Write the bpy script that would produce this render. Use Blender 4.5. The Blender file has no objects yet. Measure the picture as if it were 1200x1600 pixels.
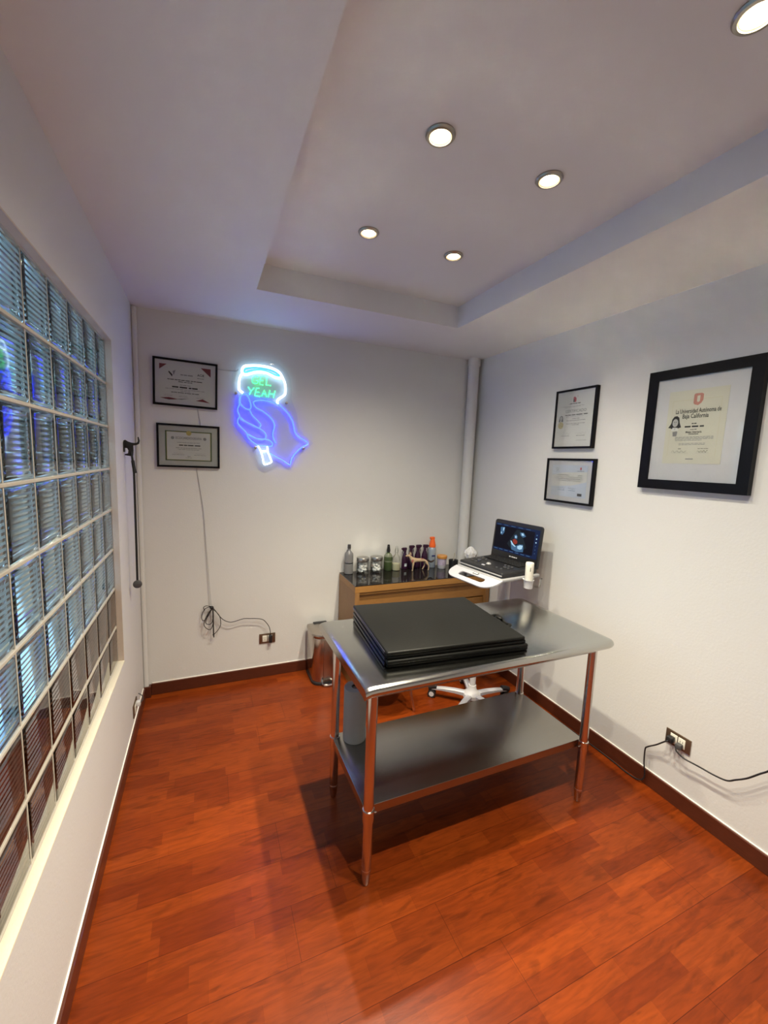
import bpy, bmesh, math, random
from mathutils import Vector, Matrix
random.seed(7)
SC = bpy.context.scene
COL = SC.collection
PI = math.pi

# ---------------------------------------------------------------- camera
F_PX = 642.33
def cam_axes(yaw, pitch, roll):
    cy, sy, cp, sp = math.cos(yaw), math.sin(yaw), math.cos(pitch), math.sin(pitch)
    f = Vector((sy*cp, cy*cp, sp)); r = Vector((cy, -sy, 0)); u = r.cross(f)
    c, s = math.cos(roll), math.sin(roll)
    return r*c + u*s, -r*s + u*c, f
r_, u_, f_ = cam_axes(0.4116, -0.1244, 0.0398)
cd = bpy.data.cameras.new('camera'); cam = bpy.data.objects.new('camera', cd); COL.objects.link(cam)
cam.matrix_world = Matrix(((r_.x, u_.x, -f_.x, 0.4126), (r_.y, u_.y, -f_.y, -3.1157), (r_.z, u_.z, -f_.z, 1.6996), (0, 0, 0, 1)))
cd.sensor_fit = 'VERTICAL'; cd.sensor_height = 24; cd.lens = 24*F_PX/1600; cd.clip_start = .02
SC.camera = cam

# ---------------------------------------------------------------- world, view
world = bpy.data.worlds.new('world'); SC.world = world; world.use_nodes = True
bg = world.node_tree.nodes['Background']
bg.inputs[0].default_value = (.40, .62, .82, 1); bg.inputs[1].default_value = 2.7
SC.view_settings.view_transform = 'Standard'; SC.view_settings.look = 'None'
SC.view_settings.exposure = 0.0; SC.view_settings.gamma = 1; SC.view_settings.use_curve_mapping = False
cy = SC.cycles
cy.use_denoising = True
cy.max_bounces = 12; cy.diffuse_bounces = 5; cy.glossy_bounces = 5; cy.transmission_bounces = 8; cy.transparent_max_bounces = 12
cy.caustics_reflective = True; cy.caustics_refractive = True; cy.blur_glossy = 0.0
cy.sample_clamp_indirect = 0.0

W, H, HT = 2.6096, 2.5941, 2.731       # room width, lower ceiling, tray ceiling
YF = -3.95                              # wall behind the camera

# downlight positions in the tray
LIGHTS = [(1.565, -2.463), (1.110, -1.847), (1.565, -1.847), (1.110, -1.217), (1.565, -1.217), (1.110, -2.463)]
SPOT_W = 46.0
BEAM_W = 98.0
SPOT_COL = (1, .905, .70)

# ---------------------------------------------------------------- materials
def mat(name, col, rough=.5, metal=0, spec=.5, bump=0, bscale=200, var=0, vscale=8, emit=None, estr=0, alpha=None, coat=0, trans=0, ior=1.45, stretch=None):
    m = bpy.data.materials.new(name); m.use_nodes = True
    nt = m.node_tree; N = nt.nodes; L = nt.links; b = N['Principled BSDF']
    b.inputs['Base Color'].default_value = (*col, 1); b.inputs['Roughness'].default_value = rough
    b.inputs['Metallic'].default_value = metal; b.inputs['Specular IOR Level'].default_value = spec
    b.inputs['Coat Weight'].default_value = coat; b.inputs['Transmission Weight'].default_value = trans
    b.inputs['IOR'].default_value = ior
    if emit:
        b.inputs['Emission Color'].default_value = (*emit, 1); b.inputs['Emission Strength'].default_value = estr
    tc = N.new('ShaderNodeTexCoord'); mp = N.new('ShaderNodeMapping'); L.new(tc.outputs['Object'], mp.inputs[0])
    if stretch: mp.inputs['Scale'].default_value = stretch
    if bump:
        n = N.new('ShaderNodeTexNoise'); n.inputs['Scale'].default_value = bscale; n.inputs['Detail'].default_value = 4
        L.new(mp.outputs[0], n.inputs['Vector'])
        bp = N.new('ShaderNodeBump'); bp.inputs['Strength'].default_value = bump; bp.inputs['Distance'].default_value = .002
        L.new(n.outputs[0], bp.inputs['Height']); L.new(bp.outputs[0], b.inputs['Normal'])
    if var:
        n = N.new('ShaderNodeTexNoise'); n.inputs['Scale'].default_value = vscale; n.inputs['Detail'].default_value = 5
        L.new(mp.outputs[0], n.inputs['Vector'])
        mx = N.new('ShaderNodeMix'); mx.data_type = 'RGBA'; mx.blend_type = 'MIX'
        mx.inputs[6].default_value = (*[c*(1-var) for c in col], 1); mx.inputs[7].default_value = (*[min(1, c*(1+var)) for c in col], 1)
        L.new(n.outputs[0], mx.inputs[0]); L.new(mx.outputs[2], b.inputs['Base Color'])
    return m

def clear_mat(name, tint=(1, 1, 1), gloss=.08, rough=.02):
    m = bpy.data.materials.new(name); m.use_nodes = True
    nt = m.node_tree; N = nt.nodes; L = nt.links; N.remove(N['Principled BSDF'])
    t = N.new('ShaderNodeBsdfTransparent'); t.inputs[0].default_value = (*tint, 1)
    g = N.new('ShaderNodeBsdfGlossy'); g.inputs['Roughness'].default_value = rough
    fr = N.new('ShaderNodeFresnel'); fr.inputs[0].default_value = 1.45
    mu = N.new('ShaderNodeMath'); mu.operation = 'MULTIPLY'; mu.inputs[1].default_value = gloss*12
    cl = N.new('ShaderNodeMath'); cl.operation = 'MINIMUM'; cl.inputs[1].default_value = 1
    mx = N.new('ShaderNodeMixShader')
    L.new(fr.outputs[0], mu.inputs[0]); L.new(mu.outputs[0], cl.inputs[0]); L.new(cl.outputs[0], mx.inputs[0])
    L.new(t.outputs[0], mx.inputs[1]); L.new(g.outputs[0], mx.inputs[2]); L.new(mx.outputs[0], N['Material Output'].inputs[0])
    return m

M = {}
M['wall'] = mat('wall_paint', (.62, .62, .615), .6, bump=.25, bscale=90, spec=.3)
M['wall_left'] = mat('wall_paint_left', (.61, .60, .60), .55, bump=.25, bscale=90, spec=.3)
M['ceil'] = mat('ceiling_paint', (.66, .66, .67), .55, bump=.15, bscale=60, spec=.3)
M['outer'] = mat('outer_wall_paint', (.50, .60, .68), .8, var=.25, vscale=2.5)
M['base'] = mat('baseboard_wood', (.075, .018, .008), .35, var=.3, vscale=25, stretch=(1, 1, 6), coat=.2)
M['cream'] = mat('cream_grout', (.74, .69, .56), .6, bump=.3, bscale=120)
M['reveal'] = mat('reveal_plaster', (.50, .42, .36), .7, bump=.3, bscale=100)
M['caulk'] = mat('caulk_line', (.85, .82, .76), .5, bump=.1)
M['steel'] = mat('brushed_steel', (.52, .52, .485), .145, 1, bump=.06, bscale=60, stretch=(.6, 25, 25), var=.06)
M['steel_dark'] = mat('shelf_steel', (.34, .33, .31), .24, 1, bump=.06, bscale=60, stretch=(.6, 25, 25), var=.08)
M['tube'] = mat('polished_tube', (.62, .58, .55), .16, 1, bump=.02)
M['chrome'] = mat('chrome', (.75, .74, .72), .08, 1, bump=.01)
M['vinyl'] = mat('black_vinyl', (.006, .006, .0055), .42, bump=.25, bscale=160, spec=.12)
M['vinyl_side'] = mat('navy_vinyl', (.008, .008, .022), .3, bump=.25, bscale=120, spec=.6)
M['black'] = mat('black_plastic', (.015, .015, .017), .35, bump=.03)
M['blackmatte'] = mat('black_matte', (.008, .008, .009), .6, bump=.05)
M['frame'] = mat('black_frame_wood', (.004, .004, .006), .4, spec=.15, bump=.06, bscale=60)
M['dgrey'] = mat('dark_grey_plastic', (.06, .06, .065), .4, bump=.05)
M['grey'] = mat('grey_plastic', (.32, .32, .33), .42, bump=.03)
M['lgrey'] = mat('light_grey_plastic', (.58, .58, .60), .4, bump=.03)
M['white'] = mat('white_plastic', (.42, .42, .46), .35, bump=.02)
M['offwhite'] = mat('offwhite_plastic', (.80, .77, .68), .4, bump=.02)
M['paper'] = mat('paper', (.62, .62, .61), .8, bump=.05)
M['matboard'] = mat('mat_board', (.55, .55, .58), .85, bump=.08)
M['matgrey'] = mat('grey_mat_board', (.42, .43, .42), .85, bump=.08)
M['parch'] = mat('parchment', (.56, .55, .47), .8, var=.05, vscale=14)
M['bluepaper'] = mat('pale_blue_paper', (.50, .56, .68), .8, var=.22, vscale=6)
M['palepaper'] = mat('pale_grey_paper', (.56, .57, .56), .8, bump=.04)
M['ink'] = mat('black_ink', (.02, .02, .022), .7, bump=.02)
M['inkgrey'] = mat('grey_ink', (.22, .22, .23), .7, bump=.02)
M['inkblue'] = mat('blue_ink', (.12, .16, .30), .7, bump=.02)
M['red'] = mat('maroon_print', (.15, .015, .03), .6, bump=.02)
M['redlogo'] = mat('red_print', (.45, .05, .07), .6, bump=.02)
M['pinkseal'] = mat('rust_seal_print', (.45, .20, .16), .7, var=.25, vscale=80)
M['gold'] = mat('gold_foil', (.48, .40, .14), .4, .5, bump=.1)
M['green'] = mat('green_border', (.07, .11, .05), .6, bump=.02)
M['skinprint'] = mat('photo_grey_print', (.42, .42, .42), .6, bump=.02)
M['oak'] = mat('oak_veneer', (.30, .145, .038), .42, var=.25, vscale=14, stretch=(1, 8, 8))
M['oak_side'] = mat('oak_side_veneer', (.25, .125, .042), .45, var=.25, vscale=14, stretch=(8, 8, 1))
M['oak_dark'] = mat('oak_recess', (.25, .12, .034), .45, var=.25, vscale=14, stretch=(1, 8, 8))
M['glasstop'] = mat('black_glass', (.010, .008, .008), .06, spec=.8, bump=.0)
M['cotton'] = mat('cotton', (.95, .95, .93), .95, bump=.4, bscale=90)
M['lid'] = mat('brushed_lid', (.45, .44, .42), .3, 1, bump=.03)
M['smoke'] = mat('smoked_bottle', (.17, .17, .175), .25, bump=.02)
M['smokeliq'] = mat('smoked_bottle_lower', (.10, .10, .10), .2, bump=.02)
M['greenglass'] = mat('green_glass', (.05, .075, .03), .12, bump=.02)
M['paleliq'] = mat('pale_liquid', (.62, .60, .42), .2, bump=.02)
M['clear'] = clear_mat('clear_plastic', (.985, .99, .985), .05)
M['pane'] = clear_mat('picture_glass', (.98, .985, .98), .045, .03)
M['acrylic'] = clear_mat('clear_acrylic', (.97, .98, .99), .06)
M['purple'] = mat('dark_purple_plastic', (.028, .006, .026), .3, bump=.02)
M['orange'] = mat('orange_plastic', (.80, .13, .02), .4, bump=.02)
M['can'] = mat('can_wrap', (.34, .40, .48), .4, .3, var=.2, vscale=50)
M['tubwrap'] = mat('tub_print', (.42, .36, .48), .5, var=.4, vscale=60)
M['orangelid'] = mat('orange_tub_lid', (.55, .25, .06), .4, bump=.02)
M['dogcream'] = mat('dog_cream', (.46, .34, .22), .5, var=.25, vscale=60)
M['dogdark'] = mat('dog_dark', (.03, .018, .014), .5, bump=.05)
M['muscle'] = mat('dog_muscle_pink', (.36, .12, .09), .5, bump=.05)
M['tissue'] = mat('tissue', (.80, .80, .82), .8, bump=.3, bscale=40)
M['beige'] = mat('beige_card', (.62, .55, .40), .6, bump=.02)
M['label'] = mat('pale_label', (.55, .62, .68), .5, bump=.02)
M['roll'] = mat('grey_paper_roll', (.24, .24, .235), .85, bump=.3, bscale=60)
M['core'] = mat('cardboard_core', (.02, .014, .012), .9, bump=.1)
M['plate'] = mat('bronze_plate', (.20, .145, .10), .32, .8, bump=.03)
M['socket'] = mat('socket_white', (.72, .70, .62), .4, bump=.02)
M['cord_white'] = mat('grey_cord', (.40, .40, .40), .5, bump=.02)
M['seat'] = mat('grey_seat_vinyl', (.05, .05, .055), .45, bump=.2)
M['caster'] = mat('caster_rubber', (.02, .02, .022), .5, bump=.03)
M['trash'] = mat('bin_steel', (.50, .44, .39), .17, 1, bump=.015)
M['trashlid'] = mat('bin_lid_steel', (.44, .40, .36), .26, 1, bump=.02)
M['silver'] = mat('silver_trim', (.42, .38, .33), .3, 1, bump=.02)
M['lamp'] = mat('lamp_face', (1, .9, .7), .4, emit=(1, .80, .50), estr=30)
M['lampring'] = mat('lamp_reflector', (.9, .8, .6), .3, emit=(1, .66, .30), estr=2.2)
M['neon_white'] = mat('neon_white', (.9, .95, 1), .4, emit=(.60, .84, 1.0), estr=6.5)
M['neon_blue'] = mat('neon_blue', (.1, .2, 1), .4, emit=(.007, .018, 1.0), estr=17)
M['neon_core'] = mat('neon_blue_core', (.3, .5, 1), .4, emit=(.09, .24, 1.0), estr=1.3)
M['neon_cyan'] = mat('neon_cyan', (.1, .6, 1), .4, emit=(.02, .26, .80), estr=1.3)
M['neon_green'] = mat('neon_green', (.1, 1, .5), .4, emit=(.035, 1.0, .12), estr=5)
def em(n, c, s): return mat(n, tuple(min(.008, x) for x in c), .35, spec=.15, emit=c, estr=s)
M['scr'] = em('screen_black', (.002, .002, .005), 1)
M['scr_navy'] = em('screen_navy', (.004, .008, .05), 1.0)
M['scr_fan'] = em('screen_fan', (.006, .011, .020), 1)
M['scr_mid'] = em('screen_mid_blue', (.05, .13, .25), 1)
M['scr_hi'] = em('screen_bright', (.42, .66, .85), 1)
M['scr_red'] = em('screen_red', (.26, .03, .02), 1)

# steel tray-like anisotropy on the table surfaces
for k in ('steel', 'steel_dark'):
    b = M[k].node_tree.nodes['Principled BSDF']; b.inputs['Anisotropic'].default_value = .35

def floor_mat():
    m = bpy.data.materials.new('laminate_floor'); m.use_nodes = True
    nt = m.node_tree; N = nt.nodes; L = nt.links; b = N['Principled BSDF']
    tc = N.new('ShaderNodeTexCoord')
    def brick(w, h, off, c1, c2, mortar, mc):
        br = N.new('ShaderNodeTexBrick'); br.inputs['Scale'].default_value = 1
        br.inputs['Brick Width'].default_value = w; br.inputs['Row Height'].default_value = h
        br.inputs['Mortar Size'].default_value = mortar; br.inputs['Mortar Smooth'].default_value = .3
        br.inputs['Color1'].default_value = (*c1, 1); br.inputs['Color2'].default_value = (*c2, 1); br.inputs['Mortar'].default_value = (*mc, 1)
        br.offset = off; br.offset_frequency = 2; br.squash = .72; br.squash_frequency = 3
        L.new(tc.outputs['Object'], br.inputs['Vector']); return br
    blocks = brick(.34, .0645, .37, (.215, .037, .0042), (.145, .0215, .0027), .0003, (.11, .015, .002))
    planks = brick(1.21, .1935, .43, (1, 1, 1), (.86, .84, .84), .0009, (.34, .28, .28))
    def noise(scale, st, det=6, dist=0.0):
        mp = N.new('ShaderNodeMapping'); mp.inputs['Scale'].default_value = st; L.new(tc.outputs['Object'], mp.inputs[0])
        n = N.new('ShaderNodeTexNoise'); n.inputs['Scale'].default_value = scale; n.inputs['Detail'].default_value = det
        n.inputs['Distortion'].default_value = dist; L.new(mp.outputs[0], n.inputs['Vector']); return n
    def ramp(n, stops):
        r = N.new('ShaderNodeValToRGB'); r.color_ramp.elements[0].position = stops[0][0]; r.color_ramp.elements[0].color = (*[stops[0][1]]*3, 1)
        r.color_ramp.elements[1].position = stops[1][0]; r.color_ramp.elements[1].color = (*[stops[1][1]]*3, 1)
        L.new(n.outputs[0], r.inputs[0]); return r
    def mul(a, bb, f=1):
        mx = N.new('ShaderNodeMix'); mx.data_type = 'RGBA'; mx.blend_type = 'MULTIPLY'; mx.inputs[0].default_value = f
        L.new(a, mx.inputs[6]); L.new(bb, mx.inputs[7]); return mx.outputs[2]
    grain = ramp(noise(9, (1.2, 9, 1), 7, .6), [(.3, .78), (.65, 1.12)])
    flame = ramp(noise(4.5, (1.3, 5.5, 1), 3, 1.2), [(.30, .62), (.44, 1.0)])
    blotch = ramp(noise(1.8, (1, 1, 1), 3), [(.25, .86), (.75, 1.08)])
    c = mul(blocks.outputs['Color'], planks.outputs['Color'])
    c = mul(c, grain.outputs[0]); c = mul(c, flame.outputs[0], .75); c = mul(c, blotch.outputs[0])
    L.new(c, b.inputs['Base Color'])
    b.inputs['Roughness'].default_value = .30; b.inputs['Specular IOR Level'].default_value = .19
    bp = N.new('ShaderNodeBump'); bp.inputs['Strength'].default_value = .12; bp.inputs['Distance'].default_value = .0008
    nn = noise(70, (1, 4, 1), 3); L.new(nn.outputs[0], bp.inputs['Height']); L.new(bp.outputs[0], b.inputs['Normal'])
    return m
M['floor'] = floor_mat()

def glass_mat(name, col, rough):
    m = bpy.data.materials.new(name); m.use_nodes = True
    b = m.node_tree.nodes['Principled BSDF']
    b.inputs['Base Color'].default_value = (*col, 1); b.inputs['Roughness'].default_value = rough
    b.inputs['Transmission Weight'].default_value = 1; b.inputs['IOR'].default_value = 1.5
    N = m.node_tree.nodes; L = m.node_tree.links
    tc = N.new('ShaderNodeTexCoord'); n = N.new('ShaderNodeTexNoise'); n.inputs['Scale'].default_value = 14
    bp = N.new('ShaderNodeBump'); bp.inputs['Strength'].default_value = .03; bp.inputs['Distance'].default_value = .003
    L.new(tc.outputs['Object'], n.inputs['Vector']); L.new(n.outputs[0], bp.inputs['Height']); L.new(bp.outputs[0], b.inputs['Normal'])
    return m
M['gblock'] = glass_mat('ribbed_glass', (.62, .82, .90), .075)
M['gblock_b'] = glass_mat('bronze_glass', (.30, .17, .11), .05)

# ---------------------------------------------------------------- mesh builder
class MB:
    def __init__(s): s.bm = bmesh.new()
    def box(s, a, b, bev=0, seg=2, rot=None, piv=None):
        x0, y0, z0 = a; x1, y1, z1 = b
        r = bmesh.ops.create_cube(s.bm, size=1); vs = r['verts']
        for v in vs: v.co = Vector(((x0+x1)/2 + v.co.x*(x1-x0), (y0+y1)/2 + v.co.y*(y1-y0), (z0+z1)/2 + v.co.z*(z1-z0)))
        if bev:
            es = list({e for v in vs for e in v.link_edges})
            rr = bmesh.ops.bevel(s.bm, geom=es, offset=bev, segments=seg, profile=.5, affect='EDGES')
            vs = list({v for f in rr['faces'] for v in f.verts} | {v for v in vs if v.is_valid})
        if rot is not None:
            bmesh.ops.rotate(s.bm, verts=vs, cent=piv or ((x0+x1)/2, (y0+y1)/2, (z0+z1)/2), matrix=rot)
        return s
    def prism(s, pts, n0, n1, plane='xy', bev=0):
        """polygon pts extruded between n0 and n1 along the third axis"""
        def P(p, n): return {'xy': (p[0], p[1], n), 'xz': (p[0], n, p[1]), 'yz': (n, p[0], p[1])}[plane]
        a = [s.bm.verts.new(P(p, n0)) for p in pts]; b = [s.bm.verts.new(P(p, n1)) for p in pts]
        k = len(pts); fs = [s.bm.faces.new(a), s.bm.faces.new(b[::-1])]
        for i in range(k): fs.append(s.bm.faces.new((a[i], b[i], b[(i+1) % k], a[(i+1) % k])))
        bmesh.ops.recalc_face_normals(s.bm, faces=fs)
        if bev:
            es = [e for f in fs[:2] for e in f.edges]
            bmesh.ops.bevel(s.bm, geom=es, offset=bev, segments=2, profile=.5, affect='EDGES')
        return s
    def lathe(s, prof, c=(0, 0, 0), n=28, axis='z', sx=1, sy=1):
        rings = []
        for r, z in prof:
            ring = []
            for i in range(n):
                a = 2*PI*i/n; p = Vector((max(r, 1e-5)*math.cos(a)*sx, max(r, 1e-5)*math.sin(a)*sy, z))
                if axis == 'x': p = Vector((p.z, p.x, p.y))
                if axis == 'y': p = Vector((p.x, p.z, p.y))
                ring.append(s.bm.verts.new(p + Vector(c)))
            rings.append(ring)
        fs = []
        for a, b in zip(rings, rings[1:]):
            for i in range(n): fs.append(s.bm.faces.new((a[i], a[(i+1) % n], b[(i+1) % n], b[i])))
        fs.append(s.bm.faces.new(rings[0][::-1])); fs.append(s.bm.faces.new(rings[-1]))
        bmesh.ops.recalc_face_normals(s.bm, faces=fs)
        return s
    def cyl(s, p, q, r, r2=None, n=20):
        p, q = Vector(p), Vector(q); d = q-p; l = d.length; r2 = r if r2 is None else r2
        res = bmesh.ops.create_cone(s.bm, cap_ends=True, segments=n, radius1=r, radius2=r2, depth=l,
                                    matrix=Matrix.Translation((p+q)/2) @ d.to_track_quat('Z', 'Y').to_matrix().to_4x4())
        return s
    def tube(s, pts, r, n=8, closed=False, smooth=3):
        P = [Vector(p) for p in pts]
        if smooth and len(P) > 2:
            out = []; k = len(P); rng = range(k if closed else k-1)
            for i in rng:
                p0 = P[(i-1) % k] if (closed or i > 0) else P[0]; p1 = P[i]; p2 = P[(i+1) % k]
                p3 = P[(i+2) % k] if (closed or i+2 < k) else P[-1]
                for j in range(smooth):
                    t = j/smooth
                    out.append(.5*((2*p1)+(-p0+p2)*t+(2*p0-5*p1+4*p2-p3)*t*t+(-p0+3*p1-3*p2+p3)*t**3))
            if not closed: out.append(P[-1])
            P = out
        k = len(P); rings = []; up = None
        for i in range(k):
            a = P[(i-1) % k] if (closed or i) else P[0]; b = P[(i+1) % k] if (closed or i < k-1) else P[-1]
            t = (b-a).normalized() if (b-a).length > 1e-9 else Vector((0, 0, 1))
            if up is None: up = Vector((0, 1, 0)) if abs(t.y) < .9 else Vector((1, 0, 0))
            x = up.cross(t)
            if x.length < 1e-4: x = Vector((1, 0, 0)).cross(t)
            x.normalize(); up2 = t.cross(x); up = up2
            rr = r(i/(k-1)) if callable(r) else r
            rings.append([s.bm.verts.new(P[i] + x*rr*math.cos(2*PI*j/n) + up2*rr*math.sin(2*PI*j/n)) for j in range(n)])
        for i in range(k if closed else k-1):
            a, b = rings[i], rings[(i+1) % k]
            for j in range(n): s.bm.faces.new((a[j], a[(j+1) % n], b[(j+1) % n], b[j]))
        if not closed: s.bm.faces.new(rings[0][::-1]); s.bm.faces.new(rings[-1])
        return s
    def quad(s, a, b, c, d):
        s.bm.faces.new([s.bm.verts.new(p) for p in (a, b, c, d)]); return s
    def poly(s, pts):
        s.bm.faces.new([s.bm.verts.new(p) for p in pts]); return s
    def sphere(s, c, r, sc=(1, 1, 1), u=16, v=10):
        bmesh.ops.create_uvsphere(s.bm, u_segments=u, v_segments=v, radius=r, matrix=Matrix.Translation(c) @ Matrix.Diagonal((*sc, 1)))
        return s
    def xf(s, m):
        bmesh.ops.transform(s.bm, matrix=m, verts=s.bm.verts); return s
    def build(s, name, m, parent=None, smooth=True, world=True):
        me = bpy.data.meshes.new(name)
        if parent is not None and world:
            s.xf(WM(parent).inverted())
        s.bm.to_mesh(me); s.bm.free()
        if smooth and len(me.polygons):
            me.polygons.foreach_set('use_smooth', [True]*len(me.polygons))
            me.set_sharp_from_angle(angle=math.radians(35))
        me.materials.append(m)
        o = bpy.data.objects.new(name, me); COL.objects.link(o)
        if parent is not None: o.parent = parent
        return o

def WM(o):
    m = Matrix.LocRotScale(o.location, o.rotation_euler, o.scale)
    return (WM(o.parent) @ m) if o.parent else m

def tag(o, label=None, cat=None, group=None, kind=None):
    if label: o['label'] = label
    if cat: o['category'] = cat
    if group: o['group'] = group
    if kind: o['kind'] = kind
    return o
def thing(name, loc, label, cat, rz=0, group=None):
    o = bpy.data.objects.new(name, None); COL.objects.link(o); o.location = loc; o.rotation_euler = (0, 0, rz)
    o.empty_display_size = .05
    return tag(o, label, cat, group)
def struct(name, mb, m, parent=None, smooth=False):
    o = mb.build(name, m, parent, smooth=smooth)
    if parent is None: o['kind'] = 'structure'
    return o
def dup(root, loc, rz, label, group=None):
    r = root.copy(); COL.objects.link(r); r.location = loc; r.rotation_euler = (0, 0, rz); r['label'] = label
    if group: r['group'] = group
    for ch in list(root.children):
        c = ch.copy(); COL.objects.link(c); c.parent = r
        for g in list(ch.children):
            d = g.copy(); COL.objects.link(d); d.parent = c
    return r

# ================================================================ SETTING
struct('floor', MB().box((-.02, YF, -.06), (W+.02, .02, 0)), M['floor'])
struct('wall_back', MB().box((-.14, 0, -.06), (W+.14, .12, H+.3)), M['wall'])
struct('wall_right', MB().box((W, YF, -.06), (W+.12, 0, H+.3)), M['wall'])
struct('wall_front', MB().box((-.14, YF-.12, -.06), (W+.12, YF, H+.3)), M['wall'])
WY0, WY1, WZ0, WZ1 = -3.26, -.675, .585, 2.226
b = MB()
b.box((-.14, YF, -.06), (0, 0, WZ0)).box((-.14, YF, WZ1), (0, 0, H+.3)).box((-.14, WY1, WZ0), (0, 0, WZ1)).box((-.14, YF, WZ0), (0, WY0, WZ1))
struct('wall_left', b, M['wall_left'])
# ceiling: lower ceiling with a rectangular raised tray
TX0, TX1, TY0, TY1 = .6796, 1.969, -3.35, -.656
b = MB()
b.box((-.1, YF, H), (TX0, .1, H+.05)).box((TX1, YF, H), (W+.1, .1, H+.05)).box((TX0, TY1, H), (TX1, .1, H+.05)).box((TX0, YF, H), (TX1, TY0, H+.05))
b.box((TX0-.05, TY0-.05, H+.05), (TX0, TY1+.05, HT+.05)).box((TX1, TY0-.05, H+.05), (TX1+.05, TY1+.05, HT+.05))
b.box((TX0, TY1, H+.05), (TX1, TY1+.05, HT+.05)).box((TX0, TY0-.05, H+.05), (TX1, TY0, HT+.05))
b.box((TX0, TY0, HT), (TX1, TY1, HT+.05))
struct('ceiling', b, M['ceil'])
# corner pipe, painted as the wall, and the boxed corner at the left
b = MB().cyl((2.535, -.058, 0), (2.535, -.058, H-.05), .046, n=32).cyl((2.535, -.058, H-.065), (2.535, -.058, H-.002), .052, n=32)
struct('trim_1', b, M['wall'], smooth=True)
struct('trim_2', MB().box((0, -.03, 0), (.03, 0, H), bev=.012, seg=3), M['wall'])
# baseboards
HB, TB = .084, .014
def bb(name, pts, horiz, along):
    pass
b = MB().box((.03+TB, -TB, 0), (W, 0, HB), bev=.003).box((0, -.03-TB, 0), (.03+TB, -.03, HB-.004), bev=.003).box((.03, -.03, 0), (.03+TB, 0, HB-.004), bev=.003)
struct('baseboard_back', b, M['base'])
struct('baseboard_right', MB().box((W-TB, YF, 0), (W, -TB, HB), bev=.003), M['base'])
struct('baseboard_left', MB().box((0, YF, 0), (TB, -.06, HB), bev=.003), M['base'])
b = MB().box((.05, -.005, HB), (W, 0, HB+.004)).box((W-.005, YF, HB), (W, -.0, HB+.004)).box((0, YF, HB), (.005, -.06, HB+.004))
struct('trim_3', b, M['caulk'])
# glass block window
win = bpy.data.objects.new('window_1', None); COL.objects.link(win); win['kind'] = 'structure'
win.location = (-.03, -1.97, WZ0)
GX = -.027; PY, PZ = .2, .207; NC = 13; NR = 8
ystart = -.66
b = MB()
for k in range(NC+1):
    y = ystart - k*PY
    y = max(min(y, WY1), WY0)
    b.box((GX-.07, y-.0034, WZ0), (GX-.003, y+.0034, WZ1))
for k in range(NR+1):
    z = max(min(WZ1 - k*PZ, WZ1), WZ0)
    b.box((GX-.07, WY0, z-.0052), (GX+.0005, WY1, z+.0052), bev=.002)
b.build('mortar_grid', mat('grey_grout', (.46, .42, .36), .7, bump=.5, bscale=70), win, smooth=False)
def blocks(rows):
    b = MB()
    for c in range(NC):
        y1 = min(ystart - c*PY, WY1+.005) - .003; y0 = ystart - (c+1)*PY + .003
        if y0 < WY0: y0 = WY0+.002
        for r in rows:
            z1 = WZ1 - r*PZ - .006; z0 = max(WZ1-(r+1)*PZ, WZ0) + .006
            # front: slightly domed slab with soft rim; back face ribbed horizontally
            rim = .012; n = 13; segs = n*4
            F = []  # front ring profile
            fr = [(y0, z0), (y1, z0), (y1, z1), (y0, z1)]
            def ring(ins, x):
                return [b.bm.verts.new((x, yy, zz)) for yy, zz in ((y0+ins, z0+ins), (y1-ins, z0+ins), (y1-ins, z1-ins), (y0+ins, z1-ins))]
            R0 = ring(0, GX-.018); R1 = ring(.002, GX-.006); R2 = ring(.008, GX-.001); R3 = ring(rim+.004, GX)
            for A, B in ((R0, R1), (R1, R2), (R2, R3)):
                for i in range(4): b.bm.faces.new((A[i], A[(i+1) % 4], B[(i+1) % 4], B[i]))
            b.bm.faces.new(R3)
            # back ribs
            L_, R_ = [], []
            for j in range(segs+1):
                t = j/segs; z = z0 + (z1-z0)*t
                x = GX-.018 - .0028*(.5-.5*math.cos(2*PI*n*t))
                L_.append(R0[0] if j == 0 else R0[3] if j == segs else b.bm.verts.new((x, y0, z)))
                R_.append(R0[1] if j == 0 else R0[2] if j == segs else b.bm.verts.new((x, y1, z)))
            for j in range(segs): b.bm.faces.new((L_[j], L_[j+1], R_[j+1], R_[j]))
            b.bm.faces.new(L_[::-1]); b.bm.faces.new(R_)
    bmesh.ops.recalc_face_normals(b.bm, faces=b.bm.faces)
    return b
blocks(range(0, 6)).build('clear_glass_blocks', M['gblock'], win)
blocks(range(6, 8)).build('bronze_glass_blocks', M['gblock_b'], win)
b = MB().box((GX+.0006, WY0, WZ0-.004), (.003, WY1, WZ0+.004), bev=.0015); b.build('window_sill', M['cream'], win)
b = MB().box((GX+.0006, WY1-.003, WZ0+.004), (.0006, WY1+.002, WZ1)).box((GX+.0006, WY0, WZ1-.003), (.0006, WY1, WZ1+.002))
b.build('window_reveal', M['reveal'], win, smooth=False)
# the space beyond the blocks
struct('wall_outside', MB().box((-2.3, -4.2, -.5), (-2.2, 1.5, 1.75)), M['outer'])
struct('floor_outside', MB().box((-2.3, -4.2, -.12), (-.14, 1.5, -.06)), M['outer'])

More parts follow.
